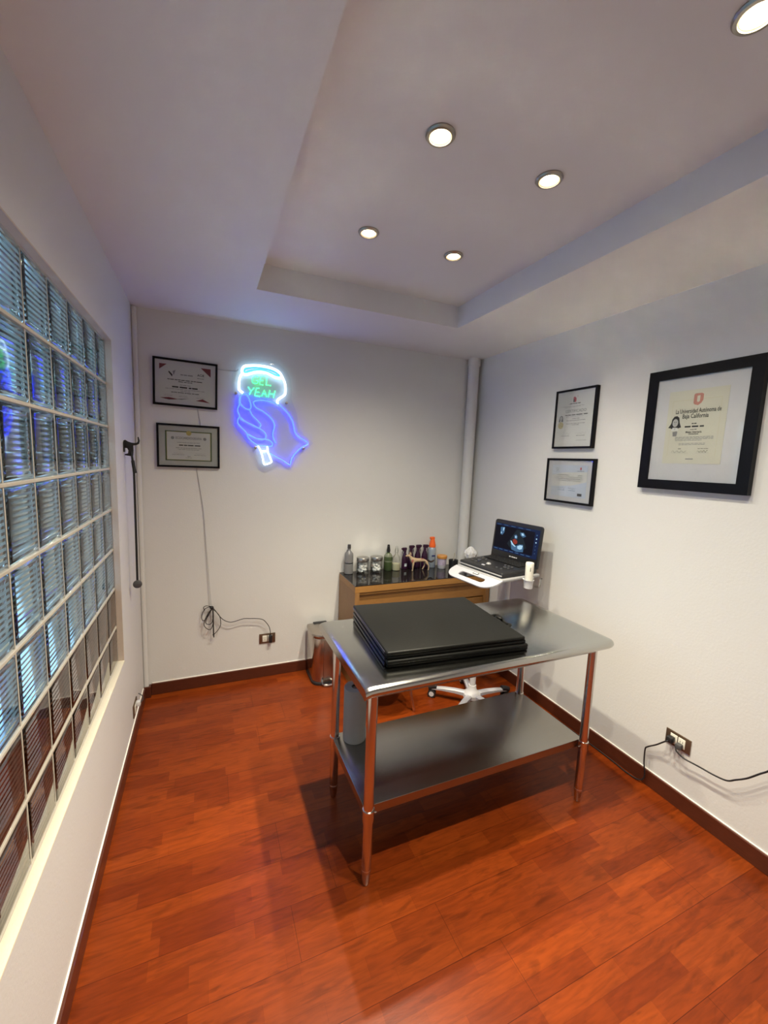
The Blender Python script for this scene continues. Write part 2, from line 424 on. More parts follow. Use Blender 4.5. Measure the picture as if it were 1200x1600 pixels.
# ================================================================ DOWNLIGHTS
LAB = ['brass-ringed recessed downlight at the top right corner of the photo', 'large glowing recessed downlight, left one of the nearer pair',
       'recessed downlight with dark ring, right one of the nearer pair', 'recessed downlight, left one of the far pair above the neon sign',
       'recessed downlight, right one of the far pair near the tray corner', 'recessed downlight nearest the camera above the left side']
lp = None
for i, (x, y) in enumerate(LIGHTS):
    if lp is None:
        lp = thing('downlight', (x, y, HT), LAB[i], 'ceiling light', group='recessed ceiling downlights')
        b = MB().lathe([(.030, 0), (.047, 0), (.048, -.004), (.044, -.009), (.036, -.010), (.034, -.004), (.030, -.001)], n=36)
        b.build('trim_ring', M['silver'], lp, world=False)
        MB().lathe([(.029, -.0005), (.034, -.0045), (.0335, -.006), (.026, -.003)], n=36).build('reflector', M['lampring'], lp, world=False)
        MB().lathe([(.0, -.011), (.012, -.0105), (.021, -.008), (.026, -.003), (.026, -.001), (0, -.001)], n=28).build('bulb', M['lamp'], lp, world=False)
    else:
        dup(lp, (x, y, HT), 0, LAB[i])
# each lamp: a soft wide spill and the stronger core of its reflector beam
for i, (x, y) in enumerate(LIGHTS):
    for nm, ang, en in (('downlight_spill', 150, SPOT_W), ('downlight_beam', 90, BEAM_W)):
        ld = bpy.data.lights.new(nm, 'SPOT'); lo = bpy.data.objects.new(nm, ld); COL.objects.link(lo)
        lo.location = (x, y, HT-.03); ld.energy = en; ld.color = SPOT_COL; ld.spot_size = math.radians(ang); ld.spot_blend = 1.0
        ld.shadow_soft_size = .022

# ================================================================ EXAM TABLE
TX, TY, TZ = 1.57, -1.53, .89
tb = thing('exam_table', (TX, TY, 0), 'stainless steel work table with undershelf in the middle of the floor', 'table')
x0, x1, y0, y1 = .925, 2.215, -1.850, -1.188
# rolled-edge top: profile in y swept along x, ends dropping
b = MB()
prof = []
def roll(yc, zc, r, a0, a1, n=7): return [(yc+r*math.cos(a0+(a1-a0)*i/n), zc+r*math.sin(a0+(a1-a0)*i/n)) for i in range(n+1)]
prof = roll(y0+.021, TZ-.021, .021, PI*1.45, PI*.5) + roll(y1-.021, TZ-.021, .021, PI*.5, -PI*.45) + [(y1-.03, TZ-.036), (y0+.03, TZ-.036)]
xs = [(x0, .0, -.0085), (x0+.006, 0, -.0055), (x0+.014, 0, -.003), (x0+.024, 0, -.0011), (x0+.036, 0, -.0002), (x0+.05, 0, 0), (x1-.05, 0, 0), (x1-.03, .003, 0), (x1-.015, .009, 0), (x1-.004, .02, 0), (x1, .03, 0)]
rings = []
for X, ins, dz in xs:
    k = 1-ins/.325
    rings.append([b.bm.verts.new((X, TY+(p[0]-TY)*k, p[1]+dz-(ins*.35 if p[1] > TZ-.02 else 0))) for p in prof])
for A, B in zip(rings, rings[1:]):
    n = len(prof)
    for i in range(n): b.bm.faces.new((A[i], A[(i+1) % n], B[(i+1) % n], B[i]))
b.bm.faces.new(rings[0][::-1]); b.bm.faces.new(rings[-1])
bmesh.ops.recalc_face_normals(b.bm, faces=b.bm.faces)
b.build('tabletop', M['steel'], tb)
LEGS = [(.985, -1.768), (2.15, -1.772), (.985, -1.305), (2.15, -1.305)]
ZS = .33
for lx, ly in LEGS:
    lg = MB().cyl((lx, ly, .06), (lx, ly, TZ-.03), .0205, n=28).build('leg', M['tube'], tb)
    MB().lathe([(.009, 0), (.0135, .004), (.0160, .016), (.0200, .055), (.0212, .062), (.0212, .072), (.0205, .074)], (lx, ly, 0), n=28).build('foot', M['tube'], lg)
b = MB()
sx0, sx1, sy0, sy1 = .972, 2.163, -1.752, -1.285
b.box((sx0, sy0, ZS-.004), (sx1, sy1, ZS), bev=.0015)
b.box((sx0, sy0, ZS-.038), (sx1, sy0+.004, ZS-.002)).box((sx0, sy1-.004, ZS-.038), (sx1, sy1, ZS-.002))
b.box((sx0, sy0, ZS-.038), (sx0+.004, sy1, ZS-.002)).box((sx1-.004, sy0, ZS-.038), (sx1, sy1, ZS-.002))
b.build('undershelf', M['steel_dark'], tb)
for lx, ly in LEGS:
    MB().lathe([(.0205, -.045), (.0245, -.043), (.0245, .004), (.0205, .006)], (lx, ly, ZS), n=24).cyl((lx+.0*1, ly, ZS-.02), (lx+(.034 if lx < 1.5 else -.034), ly, ZS-.02), .004, n=10).build('shelf_clamp', M['tube'], tb)
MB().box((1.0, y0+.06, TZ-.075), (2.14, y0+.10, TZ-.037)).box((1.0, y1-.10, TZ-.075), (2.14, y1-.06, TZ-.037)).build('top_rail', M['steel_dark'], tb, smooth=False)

# folded mat on the table
mt = thing('folding_mat', (1.40, -1.5, TZ), 'black vinyl folding exam mat stacked on the steel table top', 'mat')
mx0, mx1, my0, my1 = 1.072, 1.727, -1.765, -1.225
zz = TZ+.001
for i, th in enumerate([.0175, .0175, .0175, .0175]):
    jx = [.012, .004, .006, -.002][i]; jy = [.004, -.006, .0, -.004][i]
    b = MB().box((mx0+jx*.4, my0+jy, zz), (mx1+jx-(0 if i < 2 else .012), my1+jy, zz+th-.0008), bev=.0062, seg=3)
    for v in b.bm.verts:
        e = min(v.co.x-mx0, mx1-v.co.x, v.co.y-my0, my1-v.co.y)
    b.build('mat_panel', M['vinyl'], mt)
    zz += th
for k in range(3):   # stitched hinge strips along the left side
    MB().box((mx0-.004, my0+.02, TZ+.004+k*.023), (mx0+.006, my1-.02, TZ+.018+k*.023), bev=.003).build('side_binding', M['vinyl_side'], mt)
b = MB()
b.tube([(mx1-.015, -1.640, TZ+.060), (mx1+.010, -1.625, TZ+.062), (mx1+.022, -1.600, TZ+.052), (mx1+.024, -1.565, TZ+.046), (mx1+.020, -1.535, TZ+.058), (mx1+.010, -1.515, TZ+.070), (mx1-.012, -1.50, TZ+.060)], .0075, n=8, smooth=5)
b.sphere((mx1+.008, -1.535, TZ+.066), .012, (1.2, 2.0, .7))
b.build('carry_handle', M['vinyl'], mt)
mt.rotation_euler = (0, 0, -.085)

# paper roll on the shelf
rl = thing('paper_roll', (1.072, -1.345, ZS), 'grey exam paper roll standing on the undershelf by the left legs', 'paper roll')
b = MB().lathe([(.018, 0), (.054, 0), (.056, .002), (.056, .268), (.054, .271), (.019, .271), (.018, .262)], (1.072, -1.345, ZS), n=40)
b.build('rolled_paper', M['roll'], rl)
MB().lathe([(.0, .2), (.0185, .2), (.0205, .2715), (.017, .272), (.016, .205)], (1.072, -1.345, ZS), n=28).build('core', M['core'], rl)

# ================================================================ NEON SIGN
NEON = {
 'cap_top':[[0.653,2.253],[0.651,2.276],[0.66,2.299],[0.683,2.311],[0.744,2.32],[0.798,2.321],[0.847,2.316],[0.889,2.302],[0.913,2.283],[0.927,2.258]],
 'cap_low':[[0.653,2.254],[0.675,2.249],[0.702,2.258],[0.734,2.271],[0.771,2.278],[0.815,2.277],[0.848,2.266],[0.875,2.253],[0.898,2.251],[0.927,2.257]],
 'left':[[0.653,2.253],[0.639,2.231],[0.632,2.194],[0.631,2.162],[0.633,2.143],[0.658,2.126]],
 'right':[[0.928,2.257],[0.943,2.222],[0.948,2.184],[0.944,2.144],[0.921,2.122],[0.899,2.105],[0.89,2.089],[0.893,2.072]],
 'cyan':[[0.666,2.27],[0.672,2.287],[0.696,2.296],[0.744,2.305],[0.787,2.306],[0.831,2.301],[0.875,2.289],[0.905,2.269],[0.875,2.272],[0.831,2.286],[0.787,2.296],[0.744,2.292],[0.702,2.277],[0.675,2.267],[0.666,2.27]],
 'G':[[0.759,2.242],[0.744,2.249],[0.729,2.241],[0.72,2.223],[0.722,2.205],[0.736,2.198],[0.754,2.203],[0.759,2.22],[0.745,2.218]],
 'E1':[[0.801,2.252],[0.778,2.251],[0.771,2.223],[0.769,2.195],[0.794,2.194]],
 'E2':[[0.771,2.222],[0.794,2.223]],
 'L':[[0.819,2.245],[0.812,2.196],[0.846,2.195]],
 'Y1':[[0.691,2.17],[0.711,2.143],[0.731,2.168]],
 'Y2':[[0.711,2.143],[0.7,2.12]],
 'E3':[[0.766,2.168],[0.747,2.167],[0.741,2.141],[0.736,2.116],[0.772,2.113]],
 'E4':[[0.741,2.141],[0.765,2.141]],
 'A1':[[0.782,2.117],[0.8,2.159],[0.816,2.115]],
 'A2':[[0.789,2.133],[0.812,2.133]],
 'H1':[[0.838,2.161],[0.828,2.115]],
 'H2':[[0.874,2.161],[0.864,2.113]],
 'H3':[[0.834,2.138],[0.869,2.137]],
 'F1':[[0.659,2.119],[0.683,2.113],[0.699,2.085],[0.709,2.05],[0.709,2.029],[0.696,2.016],[0.672,2.022],[0.646,2.045],[0.638,2.066],[0.641,2.098],[0.659,2.119]],
 'O':[[0.638,2.106],[0.632,2.076],[0.633,2.046],[0.623,2.018],[0.623,1.996],[0.635,1.965],[0.624,1.945],[0.623,1.92],[0.64,1.894],[0.679,1.856],[0.688,1.828],[0.712,1.801],[0.751,1.773]],
 'F2':[[0.64,2.044],[0.672,2.022],[0.701,2.012],[0.718,1.979],[0.755,1.944],[0.775,1.92],[0.772,1.903],[0.761,1.894],[0.728,1.906],[0.669,1.934],[0.64,1.96]],
 'F3':[[0.638,1.951],[0.669,1.933],[0.761,1.893],[0.8,1.868],[0.814,1.841],[0.805,1.821],[0.783,1.813],[0.745,1.82],[0.689,1.847]],
 'F4':[[0.689,1.842],[0.745,1.819],[0.811,1.817],[0.844,1.807],[0.859,1.787],[0.85,1.77],[0.822,1.77],[0.778,1.771],[0.751,1.773]],
 'hand':[[0.769,2.087],[0.81,2.086],[0.854,2.08],[0.891,2.072],[0.922,2.052],[0.962,2.016],[0.997,1.967],[1.009,1.922],[1.019,1.882],[1.046,1.849],[1.115,1.806],[1.065,1.768],[1.018,1.719],[0.995,1.677],[0.983,1.64],[0.937,1.669],[0.873,1.701],[0.831,1.727]],
 'palm':[[0.769,2.087],[0.736,2.077],[0.727,2.063],[0.744,2.034],[0.788,2.013],[0.832,1.983],[0.863,1.946],[0.872,1.913],[0.862,1.872],[0.862,1.838],[0.881,1.793]],
 'hnd':[[0.758,1.767],[0.778,1.731],[0.789,1.692],[0.799,1.645],[0.811,1.638],[0.844,1.651],[0.851,1.666],[0.836,1.705],[0.826,1.734],[0.822,1.77]],
 'hb':[[0.778,1.731],[0.826,1.734]],
}
BOARD = [[0.585,2.181],[0.588,2.245],[0.619,2.328],[0.693,2.362],[0.746,2.369],[0.827,2.368],[0.899,2.353],[0.956,2.31],[0.985,2.252],[0.993,2.179],[0.99,2.111],[1.029,2.022],[1.048,1.914],[1.09,1.858],[1.158,1.808],[1.092,1.746],[1.033,1.69],[1.004,1.618],[0.916,1.644],[0.882,1.62],[0.814,1.595],[0.774,1.617],[0.735,1.695],[0.713,1.762],[0.638,1.837],[0.596,1.911],[0.597,2.053],[0.613,2.097],[0.587,2.127]]
ns = thing('neon_sign', (.85, 0, 1.6), 'glowing neon wall sign of a gloved hand holding an ultrasound probe', 'neon sign')
YN = -.032
def ntube(keys, r, y=YN, corners=()):
    b = MB()
    for k in keys:
        pts = [(p[0], y, p[1]) for p in NEON[k]]
        b.tube(pts, r, n=8, smooth=(0 if k in ('E1','E2','L','Y1','Y2','E3','E4','A1','A2','H1','H2','H3','hb') else 4))
    return b
ntube(['cap_top', 'cap_low', 'left', 'right'], .0068).build('white_probe_tubing', M['neon_white'], ns)
ntube(['hnd', 'hb'], .0050).build('white_handle_tubing', M['neon_white'], ns)
bt = ntube(['F1', 'O', 'F2', 'F3', 'F4', 'hand', 'palm'], .0046).build('blue_tubing', M['neon_blue'], ns)
ntube(['F1', 'O', 'F2', 'F3', 'F4', 'hand', 'palm'], .0022, YN-.0042).build('bright_core', M['neon_core'], bt)
ntube(['cyan'], .0042).build('light_blue_tubing', M['neon_cyan'], ns)
tag(ntube(['G', 'E1', 'E2', 'L', 'Y1', 'Y2', 'E3', 'E4', 'A1', 'A2', 'H1', 'H2', 'H3'], .0027).build('green_lettering', M['neon_green'], ns), 'green words GEL YEAH')
MB().prism(BOARD, -.026, -.021, 'xz').build('clear_backboard', M['acrylic'], ns, smooth=False)
for px, pz in ((.612, 2.12), (.958, 2.085), (.742, 1.755), (1.085, 1.765)):
    MB().lathe([(.007, 0), (.007, .026), (.0095, .027), (.0095, .031), (.004, .033)], (px, 0, pz), axis='y', n=16).xf(Matrix.Identity(4)).xf(Matrix.Scale(-1, 4, (0, 1, 0))).build('standoff', M['silver'], ns)

# ================================================================ POWER LEADS AND OUTLETS
def cord(name, pts, r, m, label, n=6, smooth=4, cat='cord'):
    o = MB().tube(pts, r, n=n, smooth=smooth).build(name, m); return tag(o, label, cat)
sl = thing('sign_power_lead', (.62, 0, .33), 'thin grey lead of the neon sign running behind two frames to a black coil', 'cord')
MB().tube([(.628, -.02, 2.285), (.618, -.008, 2.272), (.558, -.004, 2.268), (.50, -.004, 2.27), (.40, -.003, 2.27), (.372, -.003, 2.2), (.366, -.003, 2.08), (.370, -.004, 1.99), (.377, -.004, 1.94), (.384, -.004, 1.89), (.372, -.003, 1.80), (.350, -.003, 1.7), (.356, -.004, 1.599), (.374, -.006, 1.472), (.396, -.008, 1.294), (.409, -.010, 1.065), (.423, -.015, .832), (.437, -.02, .616)], .0022, n=6).build('grey_wire', M['cord_white'], sl)
b = MB()
for l, y in ([(.437, .612), (.394, .597), (.373, .542), (.385, .512), (.419, .546), (.441, .602)], -.03), ([(.441, .602), (.402, .539), (.389, .478), (.427, .444), (.449, .494), (.45, .591)], -.04), \
            ([(.454, .591), (.492, .538), (.496, .464), (.461, .415), (.443, .402)], -.045), ([(.446, .606), (.448, .47), (.452, .377)], -.035), ([(.437, .612), (.403, .62), (.386, .608), (.394, .588)], -.03), \
            ([(.446, .60), (.415, .56), (.40, .50), (.43, .49), (.446, .52), (.448, .60)], -.05):
    b.tube([(p[0], y-.006*math.sin(3*i), p[1]) for i, p in enumerate(l)], .0026, n=6, smooth=5)
b.tube([(.448, -.03, .60), (.449, -.035, .50), (.450, -.035, .41), (.452, -.035, .385)], .0045, n=6)
b.sphere((.440, -.032, .604), .014, (1, .8, .9))
b.build('coiled_slack', M['black'], sl)
b = MB().tube([(.441, -.03, .612), (.47, -.035, .57), (.501, -.035, .522), (.53, -.035, .495), (.566, -.035, .480), (.60, -.036, .484), (.656, -.036, .496), (.70, -.036, .492), (.748, -.036, .486), (.79, -.036, .475), (.815, -.036, .452), (.843, -.036, .405), (.853, -.036, .34)], .0027, n=6)
b.build('black_wire', M['black'], sl)
MB().box((.840, -.038, .278), (.866, -.014, .338), bev=.006).build('plug', M['black'], sl)

def outlet(name, label, wall, c, sockets):
    """plate 0.118 x 0.075 on a wall; wall in back/right/left"""
    w, h = .120, .076
    def T(u, v, n):  # u along, v up, n out of the wall
        return {'back': (c[0]+u, -n, c[1]+v), 'right': (W-n, c[0]+u, c[1]+v), 'left': (n, c[0]+u, c[1]+v)}[wall]
    def bx(b, u0, u1, v0, v1, n0, n1, bev=0):
        p, q = T(u0, v0, n0), T(u1, v1, n1)
        return b.box(tuple(min(i, j) for i, j in zip(p, q)), tuple(max(i, j) for i, j in zip(p, q)), bev=bev)
    t = thing(name, T(0, 0, 0), label, 'wall outlet')
    bx(MB(), -w/2, w/2, -h/2, h/2, 0, .007, .002).build('cover_plate', M['plate'], t)
    for s0, s1 in sockets:
        so = bx(MB(), s0, s1, -.025, .025, .006, .0095, .0015).build('socket', M['socket'], t)
        cu = (s0+s1)/2; b = MB()
        for cc in ([cu] if s1-s0 < .04 else [cu-.016, cu+.016]):
            bx(b, cc-.007, cc-.005, .002, .012, .0094, .0099); bx(b, cc+.005, cc+.007, .002, .012, .0094, .0099); bx(b, cc-.002, cc+.002, -.010, -.006, .0094, .0099)
        b.build('socket_slots', M['blackmatte'], so, smooth=False)
    return t
outlet('wall_outlet', 'bronze framed double outlet low on the back wall under the neon sign', 'back', (.832, .307), [(-.036, -.002), (.002, .036)])
outlet('wall_outlet', 'bronze framed double outlet low on the right wall with two black plugs', 'right', (-1.953, .341), [(-.036, -.002), (.002, .036)])
outlet('wall_outlet', 'dark narrow outlet low on the left wall below the glass blocks', 'left', (-.42, .165), [(-.036, .036)])
lw = thing('plug_adapter', (.01, -.41, .17), 'small grey plug with a short lead in the left wall outlet', 'plug')
MB().box((.0100, -.425, .168), (.032, -.392, .196), bev=.005).build('plug_body', M['lgrey'], lw)
MB().tube([(.03, -.41, .185), (.045, -.408, .20), (.04, -.405, .225), (.02, -.40, .24)], .0028).build('short_lead', M['dgrey'], lw)
rc = thing('power_cord', (W, -1.9, 0), 'black power cord dropping from the right wall outlet and running along the baseboard', 'cord')
MB().box((W-.045, -1.945, .325), (W-.010, -1.915, .357), bev=.008).build('plug', M['black'], rc)
MB().tube([(W-.04, -1.93, .338), (W-.05, -1.915, .322), (W-.035, -1.87, .27), (W-.028, -1.825, .225), (W-.025, -1.812, .20), (W-.03, -1.818, .13), (W-.025, -1.826, .05), (W-.03, -1.80, .012), (W-.035, -1.73, .006), (W-.03, -1.66, .006), (W-.028, -1.55, .006), (W-.03, -1.40, .006), (W-.04, -1.1, .006), (W-.05, -.9, .006)], .0038, n=8, smooth=6).build('wire', M['black'], rc)
rc = thing('power_cord', (W, -2.1, .2), 'black power cord sagging from the right wall outlet towards the photo edge', 'cord')
MB().box((W-.040, -1.985, .315), (W-.010, -1.957, .343), bev=.007).build('plug', M['dgrey'], rc)
MB().tube([(W-.034, -1.968, .325), (W-.05, -1.975, .315), (W-.045, -2.01, .298), (W-.04, -2.05, .298), (W-.04, -2.09, .302), (W-.04, -2.14, .306), (W-.04, -2.19, .318), (W-.04, -2.22, .345), (W-.04, -2.26, .385), (W-.04, -2.31, .45), (W-.04, -2.36, .50), (W-.03, -2.5, .55)], .0038, n=8, smooth=6).build('wire', M['black'], rc)

# ================================================================ FRAMED DIPLOMAS
def text_bm(s, size, bold=False):
    cu = bpy.data.curves.new('t', 'FONT'); cu.body = s; cu.size = size; cu.align_x = 'CENTER'; cu.align_y = 'CENTER'
    if bold: cu.offset = size*.018
    cu.resolution_u = 2
    o = bpy.data.objects.new('t', cu); COL.objects.link(o)
    me = bpy.data.meshes.new_from_object(o.evaluated_get(bpy.context.evaluated_depsgraph_get()))
    COL.objects.unlink(o); bpy.data.objects.remove(o); bpy.data.curves.remove(cu)
    return me
class Pic:
    """framed picture; local u right, v up, n out. wall back: u=+x n=-y ; wall right: u=-y n=-x"""
    def __init__(s, name, wall, cx, cz, w, h, fw, dep, label, tilt=0, m=None, lean=0):
        s.w, s.h = w, h
        if wall == 'back': base = Matrix(((1, 0, 0, cx), (0, 0, -1, 0), (0, 1, 0, cz), (0, 0, 0, 1)))
        else: base = Matrix(((0, 0, -1, W), (-1, 0, 0, cx), (0, 1, 0, cz), (0, 0, 0, 1)))
        s.M = base @ Matrix.Rotation(tilt, 4, 'Z')
        s.t = thing(name, base.to_translation(), label, 'framed certificate')
        b = MB(); W2, H2 = w/2, h/2
        for n0, n1 in ((0, dep),):
            o = [(-W2, -H2), (W2, -H2), (W2, H2), (-W2, H2)]; i = [(-W2+fw, -H2+fw), (W2-fw, -H2+fw), (W2-fw, H2-fw), (-W2+fw, H2-fw)]
            for k in range(4):
                k2 = (k+1) % 4
                A, B, C, D = o[k], o[k2], i[k2], i[k]
                vs = [b.bm.verts.new((p[0], p[1], n)) for n in (.002, dep) for p in (A, B, C, D)]
                for f in ((0, 1, 2, 3), (7, 6, 5, 4), (0, 4, 5, 1), (1, 5, 6, 2), (2, 6, 7, 3), (3, 7, 4, 0)): b.bm.faces.new([vs[q] for q in f])
        bmesh.ops.remove_doubles(b.bm, verts=b.bm.verts, dist=1e-5)
        bmesh.ops.recalc_face_normals(b.bm, faces=b.bm.faces)
        s.put(b, 'frame', M['frame'], s.t, smooth=False)
        s.dep = dep; s.n = dep*.72
        s.fw = fw
        s.put(MB().box((-W2+fw*.7, -H2+fw*.7, .003), (W2-fw*.7, H2-fw*.7, s.n)), 'mat_board', m or M['matboard'], s.t, False)
        s.put(MB().box((-W2+fw*.9, -H2+fw*.9, dep*.88), (W2-fw*.9, H2-fw*.9, dep*.88+.0012)), 'glass_pane', M['pane'], s.t, False)
        s.bufs = {}
    def put(s, b, name, m, parent, smooth=True):
        return b.xf(s.M).build(name, m, parent, smooth=smooth)
    def sheet(s, u0, u1, v0, v1, m):
        s.u0, s.v0, s.sw, s.sh = u0, v0, u1-u0, v1-v0
        s.z = s.n+.0012
        s.S = s.put(MB().box((u0, v0, s.n), (u1, v1, s.z)), 'certificate', m, s.t, False)
    def buf(s, name, m):
        if (name, m) not in s.bufs: s.bufs[(name, m)] = MB()
        return s.bufs[(name, m)]
    def P(s, u, v): return (s.u0+u*s.sw, s.v0+v*s.sh)       # sheet-relative 0..1
    def rect(s, name, m, u0, u1, v0, v1, lift=1):
        (a, c), (b_, d) = s.P(u0, v0), s.P(u1, v1); z = s.z+.0003*lift
        s.buf(name, m).quad((a, c, z), (b_, c, z), (b_, d, z), (a, d, z))
    def poly(s, name, m, pts, lift=1):
        z = s.z+.0003*lift
        s.buf(name, m).poly([(*s.P(*p), z) for p in pts])
    def disc(s, name, m, u, v, r, n=20, lift=1, sy=1):
        a, c = s.P(u, v); z = s.z+.0003*lift
        s.buf(name, m).poly([(a+r*math.cos(2*PI*i/n), c+r*sy*math.sin(2*PI*i/n), z) for i in range(n)])
    def text(s, name, m, txt, u, v, width, h=None, bold=False):
        me = text_bm(txt, 1, bold); xs = [x.co.x for x in me.vertices]; ww = max(xs)-min(xs); cx = (max(xs)+min(xs))/2
        k = width*s.sw/ww; a, c = s.P(u, v); ky = k if h is None else h*s.sh/.75
        b = s.buf(name, m); tmp = bmesh.new(); tmp.from_mesh(me)
        bmesh.ops.transform(tmp, matrix=Matrix.Translation((a, c, s.z+.0004)) @ Matrix.Diagonal((k, ky, 1, 1)) @ Matrix.Translation((-cx, 0, 0)), verts=tmp.verts)
        me2 = bpy.data.meshes.new('x'); tmp.to_mesh(me2); tmp.free(); b.bm.from_mesh(me2); bpy.data.meshes.remove(me2); bpy.data.meshes.remove(me)
    def line(s, name, m, u, v, width, h=.010, words=6):
        rnd = random.Random(int(u*1000+v*7777)); x = u-width/2; ws = [rnd.uniform(.5, 1.5) for _ in range(words)]; k = width/sum(ws)
        for q in ws:
            s.rect(name, m, x, x+q*k*.84, v-h/2, v+h/2); x += q*k
    def squig(s, name, m, u, v, width, amp=.02, th=.0006):
        n = 26; rnd = random.Random(int(u*991+v*313)); pts = []
        for i in range(n+1):
            t = i/n; pts.append((*s.P(u-width/2+width*t, v+amp*math.sin(t*21+rnd.uniform(-.6, .6))*(.3+rnd.random()*.8)), s.z+.0006))
        s.buf(name, m).tube(pts, th, n=3, smooth=2)
    def done(s):
        for (name, m), b in s.bufs.items():
            s.put(b, name, m, s.S, False)

# A: upper left on the back wall
p = Pic('framed_certificate', 'back', .301, 2.151, .386, .300, .013, .022, 'black framed certificate with maroon corner triangles, upper one left of the neon sign', tilt=-.016)
p.sheet(-.155, .150, -.112, .112, M['palepaper'])
p.poly('corner_accents', M['red'], [(.0, 1), (.14, 1), (0, .84)]); p.poly('corner_accents', M['red'], [(.80, 1), (1, 1), (1, .76)])
p.poly('corner_accents', M['red'], [(0, .04), (.18, .07), (.36, .035), (.2, .01)]); p.poly('corner_accents', M['red'], [(.70, .03), (.84, .10), (.99, .0), (.84, .02)])
p.poly('dark_accents', M['ink'], [(.3, .03), (.45, .055), (.58, .085), (.42, .03)]); p.poly('dark_accents', M['ink'], [(.02, .03), (.2, .015), (.36, .03), (.18, .0)])
p.text('printed_text', M['ink'], 'ACIE', .80, .78, .14, bold=True); p.line('printed_text', M['inkgrey'], .80, .69, .14, .02, 3)
p.poly('printed_text', M['ink'], [(.17, .78), (.24, .66), (.25, .72), (.18, .82)]); p.poly('printed_text', M['inkgrey'], [(.27, .7), (.31, .86), (.25, .82)])
p.line('grey_text', M['inkgrey'], .53, .74, .26, .03, 3)
p.line('printed_text', M['ink'], .5, .585, .70, .022, 9); p.line('printed_text', M['ink'], .5, .535, .28, .018, 4)
p.line('printed_text', M['inkgrey'], .5, .445, .22, .016, 3); p.line('printed_text', M['ink'], .5, .38, .52, .040, 4)
p.line('grey_text', M['inkgrey'], .5, .32, .78, .014, 12); p.line('grey_text', M['inkgrey'], .5, .275, .2, .014, 3)
p.line('printed_text', M['ink'], .5, .225, .56, .018, 8)
for u in (.17, .46, .80): p.squig('signatures', M['inkgrey'], u, .15, .16, .012, .0004); p.line('grey_text', M['inkgrey'], u, .115, .18, .01, 3)
p.done()
# B: lower left on the back wall
p = Pic('framed_certificate', 'back', .312, 1.743, .384, .286, .013, .022, 'black framed diploma with green and gold border, lower one left of the neon sign', tilt=-.004, m=M['matgrey'])
p.sheet(-.142, .142, -.098, .098, M['palepaper'])
for a in ((0, 1, 0, .03), (0, 1, .97, 1), (0, .03, 0, 1), (.97, 1, 0, 1)): p.rect('green_border', M['green'], *a)
for a in ((.032, .968, .03, .037), (.032, .968, .963, .97), (.03, .036, .03, .97), (.964, .97, .03, .97)): p.rect('gold_border', M['gold'], *a)
p.disc('gold_seal', M['gold'], .5, .94, .016, lift=2)
p.text('printed_text', M['inkgrey'], 'ECOCARDIOGRAFIA', .5, .765, .56, .085, True)
for u in (.155, .845): p.disc('grey_text', M['inkgrey'], u, .765, .010)
p.line('grey_text', M['inkgrey'], .5, .615, .50, .016, 8); p.line('printed_text', M['ink'], .53, .525, .48, .034, 4)
p.line('grey_text', M['inkgrey'], .5, .43, .56, .016, 8); p.line('grey_text', M['inkgrey'], .5, .38, .46, .014, 7)
for u in (.27, .74): p.squig('signatures', M['inkgrey'], u, .25, .2, .02, .0004); p.line('grey_text', M['inkgrey'], u, .20, .26, .012, 4)
p.squig('signatures', M['ink'], .5, .15, .07, .02, .0005); p.line('grey_text', M['inkgrey'], .5, .1, .14, .012, 3)
p.done()
# C: right wall, upper of the pair
p = Pic('framed_certificate', 'right', -1.119, 2.014, .318, .378, .013, .028, 'tall black framed certificate with small portrait, upper of the pair on the right wall')
p.sheet(-.146, .146, -.176, .176, M['paper'])
p.poly('red_logo', M['redlogo'], [(.44, .80), (.52, .80), (.52, .87), (.47, .90), (.44, .89)]); p.disc('red_logo', M['redlogo'], .55, .90, .003)
p.rect('dark_logo', M['ink'], .44, .475, .80, .85, 2); p.line('printed_text', M['ink'], .5, .775, .30, .014, 4)
p.line('grey_text', M['inkgrey'], .45, .73, .6, .006, 10); p.line('grey_text', M['inkgrey'], .45, .715, .4, .005, 7)
p.text('printed_text', M['inkgrey'], 'CERTIFICADO', .53, .640, .56, .052, True)
p.line('printed_text', M['ink'], .56, .572, .62, .016, 5); p.line('grey_text', M['inkgrey'], .56, .545, .55, .004, 1)
p.line('grey_text', M['inkgrey'], .56, .505, .2, .010, 2); p.line('grey_text', M['inkgrey'], .56, .472, .52, .010, 7); p.line('grey_text', M['inkgrey'], .56, .415, .5, .010, 6); p.line('grey_text', M['inkgrey'], .56, .39, .2, .01, 3)
# portrait: dark hair, pale face, dark jacket
p.poly('portrait_print', M['ink'], [(.075, .46), (.205, .46), (.20, .51), (.185, .56), (.14, .575), (.10, .55), (.085, .50)])
p.disc('portrait_face', M['skinprint'], .142, .525, .0095, lift=2, sy=1.25); p.poly('portrait_face', M['paper'], [(.125, .46), (.155, .46), (.15, .50), (.13, .50)], 2)
p.disc('gold_seal', M['gold'], .145, .395, .023, lift=2)
for i in range(5): p.disc('pale_seal', M['inkgrey'], .36, .27, .001, n=6)
for u in (.30, .72): p.squig('signatures', M['inkgrey'], u, .235, .28, .022, .0005); p.line('grey_text', M['inkgrey'], u, .195, .24, .010, 4)
p.line('grey_text', M['inkgrey'], .75, .11, .28, .006, 4)
p.done()
